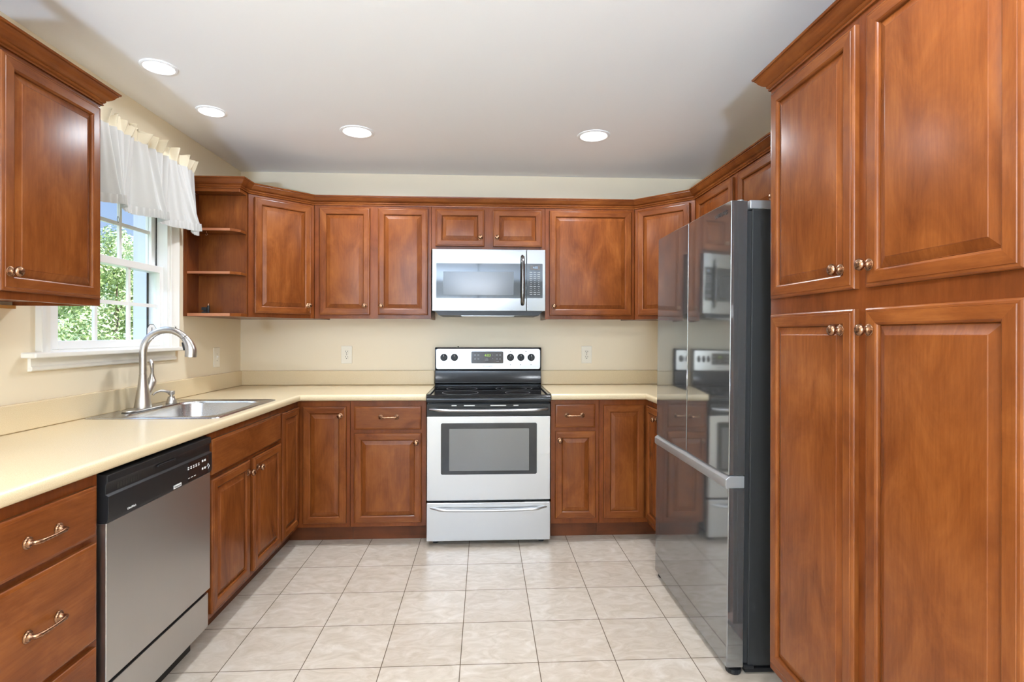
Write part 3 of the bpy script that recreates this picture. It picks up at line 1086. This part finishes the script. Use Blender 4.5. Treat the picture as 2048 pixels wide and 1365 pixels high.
# cooktop
bm = bmesh.new()
prism(bm, [(0.004, 0.866), (-0.010, 0.870), (-0.014, 0.880), (-0.012, 0.894), (-0.004, 0.906), (0.008, 0.912), (0.022, 0.912), (0.030, 0.908), (0.560, 0.908), (0.575, 0.914), (0.578, 0.866)], -0.001, RW + 0.001, YZ)
ck = link('cooktop', bm, M_BLACK, t, bevel=0.003)
link('side_rail', B((-0.001, 0.020, 0.012, 0.576, 0.905, 0.9165)), M_BLACK, ck, bevel=0.004)
link('side_rail', B((RW - 0.020, RW + 0.001, 0.012, 0.576, 0.905, 0.9165)), M_BLACK, ck, bevel=0.004)
link('glass_surface', B((0.020, RW - 0.020, 0.030, 0.560, 0.906, 0.9090)), M_BGLASS, ck)


def ring(bm, cx, cy, r, w, z0, z1, seg=48):
    for i in range(seg):
        a, b = 2 * PI * i / seg, 2 * PI * (i + 1) / seg
        q = [bm.verts.new((cx + rr_ * math.cos(t_), cy + rr_ * math.sin(t_), z1)) for rr_, t_ in ((r, a), (r, b), (r - w, b), (r - w, a))]
        bm.faces.new(q)


for cx, cy, rs in ((0.195, 0.165, (0.115,)), (0.560, 0.165, (0.080,)), (0.195, 0.425, (0.105, )), (0.550, 0.425, (0.125, 0.088))):
    bm = bmesh.new()
    for r in rs:
        ring(bm, cx, cy, r, 0.0035, 0, 0.9094)
    link('burner_ring', bm, M_RING, ck)
# backguard
bm = bmesh.new()
prism(bm, [(0.575, 0.866), (0.570, 0.925), (0.560, 0.935), (0.588, 1.010), (0.588, 1.025), (0.570, 1.030), (0.566, 1.175), (0.572, 1.185), (0.590, 1.188), (0.655, 1.188), (0.655, 0.866)], -0.003, RW + 0.003, YZ)
bgd = link('backguard', bm, M_BLACK, t, bevel=0.004)
link('cable_tip', lathe(bmesh.new(), [(0, 1.186), (0.006, 1.186), (0.006, 1.191), (0.003, 1.194), (0, 1.194)], 12, lambda a, b, c: (0.160 + a, 0.61 + b, c)), M_BLACK, bgd)
bm = bmesh.new()
prism(bm, rrect(0.006, RW - 0.006, 1.033, 1.177, 0.016), 0.5645, 0.572, XZ)
pn = link('control_panel', bm, M_STEEL, bgd, bevel=0.001)
bm = bmesh.new()
prism(bm, rrect(0.254, 0.482, 1.074, 1.159, 0.008), 0.5632, 0.5650, XZ)
dsp = link('display_panel', bm, M_BROWNPANEL, pn)
text('clock_digits', '4:03', 0.026, M_GREENLED, dsp, (0.370, 0.5629, 1.130), FRONT)
kp = []
for cx in (0.275, 0.298, 0.430, 0.452):
    for cz in (1.131, 1.103):
        kp.append((cx, cx + 0.013, 0.5629, 0.5633, cz, cz + 0.004))
kp += [(0.355, 0.372, 0.5629, 0.5633, 1.105, 1.107), (0.352, 0.376, 0.5629, 0.5633, 1.095, 1.098), (0.405, 0.409, 0.5629, 0.5633, 1.106, 1.110), (0.405, 0.409, 0.5629, 0.5633, 1.131, 1.135), (0.430, 0.450, 0.5629, 0.5633, 1.087, 1.089)]
link('keypad_prints', B(*kp), M_GREYINK, dsp)
text('brand_lettering', 'FRIGIDAIRE', 0.0125, M_DARKINK, pn, (0.370, 0.5643, 1.053), FRONT, 1.15)
mk = [(0.106, 0.124, 0.5642, 0.5646, 1.153, 1.156), (0.128, 0.132, 0.5642, 0.5646, 1.153, 1.156)]
for x in (0.061, 0.135, 0.533, 0.607, 0.681):
    mk.append((x - 0.004, x + 0.002, 0.5642, 0.5646, 1.062, 1.066))
mk += [(0.530, 0.536, 0.5642, 0.5646, 1.156, 1.161), (0.640, 0.647, 0.5642, 0.5646, 1.156, 1.161)]
link('panel_prints', B(*mk), M_DARKINK, pn)
kb = None
for x in (0.061, 0.135, 0.533, 0.607, 0.681):
    bm = lathe(bmesh.new(), [(0.0, 0.0), (0.0255, 0.0), (0.0255, 0.003), (0.0225, 0.006), (0.0215, 0.016), (0.0195, 0.018), (0.0, 0.018)], 26, ORI)
    if kb is None:
        kb = link('control_knob', bm, M_BPLAS, pn, (x, 0.5645, 1.116), ang=40)
        gr = link('knob_grip', B((-0.0055, 0.0055, -0.027, -0.015, -0.020, 0.020)), M_BPLAS, kb, bevel=0.002)
        pt = link('knob_pointer', B((-0.0012, 0.0012, -0.0275, -0.0265, 0.008, 0.019)), M_WHITEINK, kb)
    else:
        bm.free()
        k2 = again(kb, pn, (x, 0.5645, 1.116))
        again(gr, k2, (0, 0, 0))
        again(pt, k2, (0, 0, 0))

# ------------------------------------------------------------------ microwave
t = thing('microwave_oven', 'stainless over-the-range microwave with black window, mounted below the short cabinet', 'microwave', (-0.344, 3.530, 1.400))
MW = 0.744
link('housing', B((0.002, MW - 0.002, 0.028, 0.396, 0.036, 0.440)), M_STEELV, t)
bm = bmesh.new()
prism(bm, rrect(0.0, 0.6185, 0.033, 0.439, 0.003), 0.0, 0.027, XZ)
md = link('door', bm, M_STEELM, t, bevel=0.003)
bm = bmesh.new()
prism(bm, rrect(0.6205, MW, 0.033, 0.439, 0.003), 0.0, 0.027, XZ)
cpn = link('control_side', bm, M_STEELM, t, bevel=0.003)
bm = bmesh.new()
prism(bm, rrect(0.027, 0.618, 0.117, 0.346, 0.004), -0.0012, 0.004, XZ)
dg = link('door_glass', bm, M_BGLASS, md)
link('viewing_window', B((0.073, 0.534, -0.0018, 0.001, 0.138, 0.291)), M_MSCREEN, dg)
bm = bmesh.new()
pts = [(0.592, -0.004, 0.080), (0.592, -0.022, 0.088), (0.592, -0.034, 0.130), (0.592, -0.038, 0.235), (0.592, -0.034, 0.340), (0.592, -0.022, 0.384), (0.592, -0.004, 0.392)]
link('handle', tube(bm, pts, [0.012, 0.0125, 0.0125, 0.0125, 0.0125, 0.0125, 0.012], 18), M_STEELM, md, ang=50)
bm = bmesh.new()
prism(bm, rrect(0.621, 0.725, 0.119, 0.346, 0.005), -0.0012, 0.004, XZ)
kp = link('keypad', bm, M_BGLASS, cpn)
link('display', B((0.642, 0.708, -0.0016, -0.0010, 0.304, 0.334)), M_BROWNPANEL, kp)
text('clock_digits', '4:02', 0.019, M_BLUELED, kp, (0.677, -0.0019, 0.320), FRONT)
ks = []
for r_ in range(12):
    z = 0.288 - r_ * 0.0132
    for c_ in range(3):
        w_ = 0.0085 if r_ in (0, 1, 2, 3, 10, 11, 7) else 0.0028
        cx = 0.648 + c_ * 0.0255
        ks.append((cx - w_, cx + w_, -0.0016, -0.0011, z - 0.0012, z + 0.0022))
link('keypad_prints', B(*ks), M_GREYINK, kp)
text('brand_lettering', 'SAMSUNG', 0.0165, M_WHITEINK, md, (0.378, -0.0004, 0.075), FRONT, 1.1)
bm = bmesh.new()
prism(bm, [(0.018, 0.034), (MW - 0.018, 0.034), (MW - 0.045, 0.004), (0.045, 0.004)], 0.006, 0.380, XZ)
bs = link('bottom_vent', bm, M_BPLAS, t)
link('grease_filter', B((0.19, 0.54, 0.03, 0.25, 0.0, 0.005)), M_STEELV, bs)

# ------------------------------------------------------------------ refrigerator (tilted slightly back on its feet)
t = thing('refrigerator', 'black stainless french door refrigerator at the right, between the counter and pantry', 'refrigerator', (0.9045, 1.975, 0))
t.rotation_euler = (0, 0.0091, 0)
FW = 0.846
link('cabinet_shell', B((0.088, 0.690, 0.004, FW - 0.004, 0.030, 1.758)), M_FSIDE, t, bevel=0.004)
link('gasket', B((0.066, 0.089, 0.010, FW - 0.010, 0.040, 1.75)), M_RUBBER, t)


def fdoor(name, y0, y1, z0, z1):
    bm = bmesh.new()
    # plan section with a shallow bowed front, extruded upward
    pl = []
    n = 10
    for i in range(n + 1):
        q = i / n
        pl.append((0.004 - 0.004 * math.sin(q * PI), y0 + (y1 - y0) * q))
    pl += [(0.068, y1), (0.068, y0)]
    prism(bm, pl, z0, z1)
    return link(name, bm, M_BSTEEL, t, bevel=0.0028, segs=3, ang=20)


fdoor('freezer_drawer', 0.0, FW, 0.028, 0.706)
d1 = fdoor('door', 0.0, 0.4195, 0.750, 1.786)
d2 = fdoor('door', 0.4265, FW, 0.750, 1.786)
link('door_edge_gap', B((0.02, 0.066, 0.4195, 0.4265, 0.752, 1.78)), M_FGREY, t)
bm = bmesh.new()
prism(bm, [(-0.006, 0.708), (-0.002, 0.700), (0.066, 0.700), (0.066, 0.748), (0.010, 0.748), (-0.006, 0.735)], 0.0, FW, lambda u, v, w: (u, w, v))
link('handle_strip', bm, M_FGREY, t, bevel=0.002)
for y in (0.0, FW - 0.09):
    hc = link('hinge_cover', B((0.078, 0.30, y + 0.002, y + 0.088, 1.757, 1.790)), M_FGREY, t, bevel=0.004)
    link('hinge_pin', lathe(bmesh.new(), [(0, 1.770), (0.014, 1.770), (0.014, 1.789), (0.011, 1.792), (0, 1.792)], 18, lambda a, b, c, y=y: (0.048 + a, y + 0.02 + b, c)), M_FGREY, hc)
link('top_cap', B((0.089, 0.60, 0.09, FW - 0.09, 1.7575, 1.764)), M_FGREY, t)
for y in (0.026, FW - 0.026):
    ft = link('leveling_foot', lathe(bmesh.new(), [(0, -0.0005), (0.026, -0.0005), (0.029, 0.006), (0.028, 0.018), (0.012, 0.020), (0.012, 0.030), (0, 0.030)], 14, lambda a, b, c, y=y: (0.042 + a, y + b, c)), M_BPLAS, t, ang=25)
link('base_bar', B((0.075, 0.20, 0.000, 0.02, 0.010, 0.024)), M_BPLAS, t)
link('hinge_bracket', B((0.070, 0.110, -0.001, 0.020, 0.022, 0.036)), M_BPLAS, t, bevel=0.004)
link('rear_foot', B((0.60, 0.66, 0.03, FW - 0.03, -0.004, 0.031)), M_RUBBER, t)
text('brand_lettering', 'SAMSUNG', 0.022, M_DARKINK, d1, (0.0006, 0.085, 1.748), (PI / 2, 0, -PI / 2), 1.1)

# ------------------------------------------------------------------ outlets and switch


def outlet(label, loc, rotz, name='electrical_outlet', cat='outlet', group='cream duplex outlets'):
    t = thing(name, label, cat, loc, rotz, group)
    bm = bmesh.new()
    prism(bm, rrect(-0.0385, 0.0385, -0.0635, 0.0635, 0.004), -0.0065, -0.0005, XZ)
    link('cover_plate', bm, M_IVORY, t, bevel=0.002)
    return t


for x, lab in ((-0.992, 'cream duplex wall outlet on the back wall left of the stove'), (0.750, 'cream duplex wall outlet on the back wall right of the stove')):
    t = outlet(lab, (x, YB, 1.132), 0)
    for s in (1, -1):
        bm = bmesh.new()
        prism(bm, rrect(-0.0165, 0.0165, s * 0.0195 - 0.014, s * 0.0195 + 0.014, 0.012), -0.0085, -0.005, XZ)
        rc = link('receptacle', bm, M_IVORY, t, bevel=0.0008)
        link('slots', B((-0.0085, -0.0055, -0.0088, -0.006, s * 0.0195, s * 0.0195 + 0.009), (0.0055, 0.0085, -0.0088, -0.006, s * 0.0195, s * 0.0195 + 0.008), (-0.003, 0.003, -0.0088, -0.006, s * 0.0195 - 0.010, s * 0.0195 - 0.0045)), M_SLOT, rc)
    link('screw', lathe(bmesh.new(), [(0, 0.006), (0.0028, 0.006), (0.0028, 0.0075), (0, 0.008)], 10, ORI), M_SLOT, t)
t = outlet('cream toggle switch plate on the left wall between the faucet and corner', (XL, 3.580, 1.128), PI / 2, 'light_switch', 'switch', None)
link('toggle_bezel', B((-0.006, 0.006, -0.0075, -0.006, -0.013, 0.013)), M_TRIM, t)
link('toggle', B((-0.004, 0.004, -0.016, -0.006, 0.000, 0.009)), M_TRIM, t, bevel=0.001)
link('screw', B((-0.002, 0.002, -0.0074, -0.006, -0.024, -0.020), (-0.002, 0.002, -0.0074, -0.006, 0.020, 0.024)), M_SLOT, t)

# ------------------------------------------------------------------ recessed ceiling lights


def can(loc, r, label):
    t = thing('recessed_light', label, 'ceiling light', (loc[0], loc[1], ZC), 0, 'recessed ceiling lights')
    bm = lathe(bmesh.new(), [(r, 0.0), (r, -0.003), (r * 0.93, -0.006), (r * 0.83, -0.006), (r * 0.80, -0.003), (r * 0.79, 0.0)], 40)
    link('trim_ring', bm, M_CEIL, t, ang=40)
    bm = lathe(bmesh.new(), [(0, -0.004), (r * 0.74, -0.0035), (r * 0.80, -0.0015)], 40)
    link('lens', bm, M_LAMP, t)
    l = bpy.data.lights.new('can_lamp', 'AREA')
    l.shape = 'DISK'
    l.size = r * 1.5
    l.energy = CAN_W * (r / 0.095) ** 9.5
    l.color = (0.91, 0.97, 1.04)
    l.spread = math.radians(165)
    o = bpy.data.objects.new('can_lamp', l)
    COL.objects.link(o)
    o.parent = t
    o.location = (0, 0, -0.008)


can((-1.415, 2.41), 0.073, 'glowing recessed ceiling light nearest the left wall cabinet')
can((-1.423, 2.875), 0.073, 'glowing recessed ceiling light near the left wall above the window valance')
can((-0.731, 3.118), 0.095, 'larger glowing recessed ceiling light above the left half of the back counter')
can((0.633, 3.106), 0.095, 'larger glowing recessed ceiling light above the counter right of the stove')
can((-0.731, 0.9), 0.095, 'recessed ceiling light behind the viewer at the left')
can((0.633, 0.9), 0.095, 'recessed ceiling light behind the viewer at the right')

# ------------------------------------------------------------------ chandelier in the dining end (seen only as a reflection)
t = thing('chandelier', 'dark metal chandelier with five candle bulbs hanging in the dining end', 'chandelier', (-0.10, -1.6, ZC))
bm = lathe(bmesh.new(), [(0, 0), (0.06, 0), (0.05, -0.02), (0.012, -0.03), (0, -0.03)], 20)
link('canopy', bm, M_BPLAS, t)
link('chain', tube(bmesh.new(), [(0, 0, -0.02), (0, 0, -0.25), (0, 0, -0.45)], 0.006, 8), M_BPLAS, t)
link('column', lathe(bmesh.new(), [(0, -0.43), (0.012, -0.44), (0.02, -0.5), (0.012, -0.56), (0.03, -0.62), (0.014, -0.68), (0, -0.69)], 16), M_BPLAS, t)
for i in range(5):
    a = 2 * PI * i / 5 + 0.3
    c_, s_ = math.cos(a), math.sin(a)
    pr = [(0.015, -0.60), (0.09, -0.67), (0.18, -0.68), (0.25, -0.63), (0.27, -0.57)]
    ar = link('arm', tube(bmesh.new(), [(c_ * r, s_ * r, z) for r, z in pr], 0.008, 8), M_BPLAS, t)
    link('candle_bulb', lathe(bmesh.new(), [(0, -0.57), (0.012, -0.57), (0.012, -0.50), (0.018, -0.48), (0.016, -0.45), (0, -0.42)], 12, lambda x, y, z, c_=c_, s_=s_: (x + 0.27 * c_, y + 0.27 * s_, z)), M_LAMP, ar)
    l = bpy.data.lights.new('bulb_light', 'POINT')
    l.energy = CHAND_W
    l.shadow_soft_size = 0.04
    l.color = (0.92, 0.98, 1.06)
    o = bpy.data.objects.new('bulb_light', l)
    COL.objects.link(o)
    o.parent = t
    o.location = (0.27 * c_, 0.27 * s_, -0.40)

# unseen bowl lamp added behind the viewer to brighten the ceiling
t = thing('added_fill_lamp', 'dark upward bowl lamp added unseen behind the viewer as fill light', 'floor lamp', (-0.75, -3.5, 0))
link('base', lathe(bmesh.new(), [(0, 0), (0.14, 0), (0.14, 0.015), (0.02, 0.03), (0, 0.03)], 28), M_BPLAS, t)
link('added_lamp_pole', tube(bmesh.new(), [(0, 0, 0.02), (0, 0, 0.3), (0, 0, 0.57)], 0.012, 10), M_BPLAS, t)
link('added_lamp_shade', lathe(bmesh.new(), [(0.02, 0.55), (0.10, 0.57), (0.19, 0.65), (0.185, 0.65), (0.10, 0.58), (0.0, 0.565)], 32), M_BPLAS, t)
l = bpy.data.lights.new('added_uplight', 'AREA')
l.shape = 'DISK'
l.size = 0.30
l.energy = UPFILL_W
l.color = (0.70, 0.93, 1.26)
o = bpy.data.objects.new('added_uplight', l)
COL.objects.link(o)
o.parent = t
o.location = (0, 0, 0.64)
o.rotation_euler = (PI, 0, 0)

# ------------------------------------------------------------------ valance on its rod
t = thing('curtain_rod', 'thin white curtain rod holding the valance over the sink window', 'curtain rod', (XL, 2.64, 2.185))
link('rod', tube(bmesh.new(), [(0.0, -0.50, 0), (0.06, -0.50, 0), (0.070, -0.49, 0), (0.070, 0.48, 0), (0.06, 0.49, 0), (0.0, 0.49, 0)], 0.004, 10), M_TRIM, t)


def foldrow(s, f, z):
    """plan position of the cloth at arc parameter s (0..1); f = 0 at the rod, 1 at the hem"""
    y = 2.165 + s * 0.965 + (s - 0.5) * 0.10 * f
    ph = s * 2 * PI
    gx = 0.0120 * math.sin(ph * 14 + 1.6 * math.sin(ph * 3)) + 0.006 * math.sin(ph * 27 + 1.2 * math.sin(ph * 5))
    bx = 0.040 * math.sin(ph * 3.6 + 0.9) + 0.010 * math.sin(ph * 8 + 1.0)
    by = 0.034 * math.cos(ph * 3.6 + 0.9) + 0.007 * math.cos(ph * 8 + 1.0)
    k = f ** 0.8
    x = XL + 0.096 + gx * (1 - 0.5 * k) + k * (0.028 + bx)
    return Vector((x, y + k * by, z))


NS = 420
bm = bmesh.new()
rows = [(0.0, 2.196), (0.02, 2.185), (0.05, 2.165), (0.09, 2.145), (0.10, 2.14), (0.2, 2.10), (0.35, 2.05), (0.5, 2.0), (0.65, 1.955), (0.8, 1.92), (0.9, 1.90), (1.0, 1.882)]
prev = None
for f, z in rows:
    r = [bm.verts.new(foldrow(i / NS, f, z)) for i in range(NS + 1)]
    if prev:
        for i in range(NS):
            bm.faces.new((prev[i], prev[i + 1], r[i + 1], r[i]))
    prev = r
va = link('window_valance', bm, M_CLOTH, None, ang=80, recalc=False)
tag(va, 'white gathered cloth valance with ruffled hem over the sink window', 'valance')
bm = bmesh.new()
prev = None
NH = 900
for k, z in ((0.0, 1.886), (0.35, 1.872), (1.0, 1.845)):
    r = []
    for i in range(NH + 1):
        p = foldrow(i / NH, 1.0, z)
        p.x += 0.006 + (0.002 + 0.005 * k) * math.sin(i / NH * 2 * PI * 75)
        r.append(bm.verts.new(p))
    if prev:
        for i in range(NH):
            bm.faces.new((prev[i], prev[i + 1], r[i + 1], r[i]))
    prev = r
link('hem_ruffle', bm, M_CLOTH, va, ang=80, recalc=False)
bm = bmesh.new()
prev = None
for k, z in ((0.0, 2.192), (0.3, 2.205), (1.0, 2.252)):
    r = []
    for i in range(NS + 1):
        s = i / NS
        p = foldrow(s, 0.0, z)
        ph = s * 2 * PI
        p.x += k * (0.022 * math.sin(ph * 17 + 2.2 * math.sin(ph * 2.3)) + 0.010 * math.sin(ph * 29))
        p.y += k * 0.012 * math.cos(ph * 17)
        p.z += k * 0.010 * math.sin(ph * 9 + 1)
        r.append(bm.verts.new(p))
    if prev:
        for i in range(NS):
            bm.faces.new((prev[i], prev[i + 1], r[i + 1], r[i]))
    prev = r
hd = link('header_ruffle', bm, M_CLOTHB, va, ang=60, recalc=False)
hd['label'] = 'standing ruffle above the rod, coloured beige as unlit cloth'

# ------------------------------------------------------------------ small things
t = thing('cup_hook', 'tiny brass cup hook screwed under the highest open shelf', 'hook', (-1.628, 3.235, 1.880))
link('hook', tube(bmesh.new(), [(0, 0, 0.0), (0, 0, -0.008), (0.004, 0, -0.012), (0.005, 0, -0.018), (0, 0, -0.023), (-0.006, 0, -0.020), (-0.007, 0, -0.015)], 0.0014, 8), M_BRONZE, t)
t = thing('door_stop_clip', 'small black clip with a metal-tipped post standing on the lowest open shelf', 'clip', (-1.640, 3.250, 1.4012))
link('clip_body', B((-0.020, 0.010, -0.008, 0.012, 0.0, 0.010), (-0.022, 0.008, -0.006, 0.010, 0.018, 0.036), (-0.012, 0.004, -0.004, 0.008, 0.008, 0.020)), M_BPLAS, t, bevel=0.002)
po = link('post', tube(bmesh.new(), [(0.016, 0, 0.0), (0.016, 0, 0.046)], 0.0068, 12), M_BPLAS, t)
link('post_tip', tube(bmesh.new(), [(0.016, 0, 0.046), (0.017, 0, 0.058)], [0.005, 0.003], 10), M_BRONZE, po)
# octagonal alarm sticker on the lower pane
t = thing('window_sticker', 'small white octagonal alarm sticker with dark border on the lower window pane', 'sticker', (XL - 0.0322, 2.958, 1.292))
for nm, r, h0, h1, m in (('sticker_border', 0.043, 0.0, 0.0006, M_DARKINK), ('sticker_face', 0.0395, 0.0006, 0.0010, M_WHITEINK)):
    bm = bmesh.new()
    prism(bm, [(r * 1.02 * math.cos(PI / 8 + PI / 4 * i), r * math.sin(PI / 8 + PI / 4 * i)) for i in range(8)], h0, h1, YZ)
    link(nm, bm, m, t)
link('sticker_mark', B((0.0010, 0.0013, -0.007, 0.007, 0.000, 0.022), (0.0010, 0.0013, -0.018, 0.018, -0.014, -0.010), (0.0010, 0.0013, -0.014, 0.014, -0.022, -0.019)), M_GREYINK, t)
t = thing('window_catch', 'tiny grey metal catch on the right window casing', 'catch', (XL + 0.0145, 3.088, 1.315))
link('catch_plate', B((0.0, 0.004, -0.006, 0.006, -0.012, 0.012)), M_TRIM, t)
link('catch_hole', B((0.0035, 0.006, -0.002, 0.004, -0.007, 0.005)), M_SLOT, t)
t = thing('pull_loop', 'thin dark pull loop hanging below the valance in front of the glass', 'pull loop', (XL + 0.03, 2.60, 1.800))
bm = bmesh.new()
tube(bm, [(0, 0.006 * math.cos(a), 0.014 + 0.014 * math.sin(a)) for a in [PI * 2 * i / 16 - PI / 2 for i in range(17)]], 0.0013, 6)
tube(bm, [(0, 0, 0.028), (0, 0, 0.20), (0.0, 0.0, 0.288)], 0.0008, 6)
link('loop', bm, M_SLOT, t)

# ------------------------------------------------------------------ outdoors
struct(link('ground_1', B((-60, -1.95, -25, 60, -1.6, -1.5)), M_GRASS), 'lawn outside the window')


def tree(label, x, y, h, r, m, n, leaf):
    t = thing('tree', label, 'tree', (x, y, -1.5), 0, 'leafy trees outside the window')
    rng = random.Random(int(x * 100 + y * 17))
    bm = tube(bmesh.new(), [(0, 0, 0), (0.05, 0.03, h * 0.3), (0.0, 0.1, h * 0.6), (0.05, 0.05, h * 0.85)], [0.09, 0.07, 0.04, 0.01], 10)
    for i in range(5):
        a = rng.random() * 6.28
        z = h * (0.3 + 0.1 * i)
        tube(bm, [(0, 0.05, z), (math.cos(a) * r * 0.4, math.sin(a) * r * 0.4, z + h * 0.1), (math.cos(a) * r * 0.7, math.sin(a) * r * 0.7, z + h * 0.22)], [0.025, 0.016, 0.006], 6)
    link('trunk', bm, M_BARK, t)
    bm = bmesh.new()
    cl = []
    for i in range(46):
        a = rng.random() * 6.28
        q = rng.random()
        zz = 0.12 + 0.84 * q
        rad = r * (1.0 - 0.75 * max(0, (zz - 0.45) / 0.55) ** 1.5) * (0.55 + 0.45 * rng.random())
        cl.append((Vector((math.cos(a) * rad, math.sin(a) * rad, zz * h)), r * (0.22 + 0.20 * rng.random())))
    for i in range(n):
        c, cr = cl[rng.randrange(len(cl))]
        d = Vector((rng.gauss(0, 1), rng.gauss(0, 1), rng.gauss(0, 0.8)))
        d = d.normalized() * cr * (0.6 + 0.4 * rng.random())
        p = c + d
        s = leaf * (0.6 + 0.8 * rng.random())
        nrm = (d.normalized() + Vector((rng.gauss(0, .5), rng.gauss(0, .5), rng.gauss(0.3, .5)))).normalized()
        u = nrm.orthogonal().normalized()
        u = (Matrix.Rotation(rng.random() * 6.28, 3, nrm) @ u)
        v = nrm.cross(u)
        bm.faces.new([bm.verts.new(p + u * s * a_ + v * s * b_) for a_, b_ in ((-1, 0), (-0.1, -0.45), (1, 0), (-0.1, 0.45))])
    link('foliage', bm, m, t, ang=1, recalc=False)


tree('bright leafy tree nearest the window, filling its lower panes', -7.6, 11.4, 4.55, 1.3, M_LEAFA, 22000, 0.042)
tree('pale bushy tree left of the brightest tree, beyond the near wall cabinet', -7.6, 7.4, 4.2, 1.3, M_LEAFB, 12000, 0.045)
tree('pale leafy tree right of the brightest tree, beside the window jamb', -7.8, 15.2, 5.0, 1.3, M_LEAFB, 14000, 0.045)
tree('middle row tree directly behind the brightest tree', -12.0, 15.4, 5.0, 1.45, M_LEAFB, 20000, 0.055)
tree('middle row tree rising against the sky at the right panes', -12.0, 19.6, 6.1, 1.45, M_LEAFB, 18000, 0.055)
tree('dark middle row tree at the left of the view', -12.0, 11.0, 5.0, 1.45, M_LEAFA, 10000, 0.06)
tree('back row tree deepest behind the left panes', -16.6, 21.0, 6.2, 1.5, M_LEAFA, 14000, 0.075)
tree('back row tree deepest behind the right panes', -16.6, 25.6, 7.6, 1.5, M_LEAFA, 14000, 0.075)
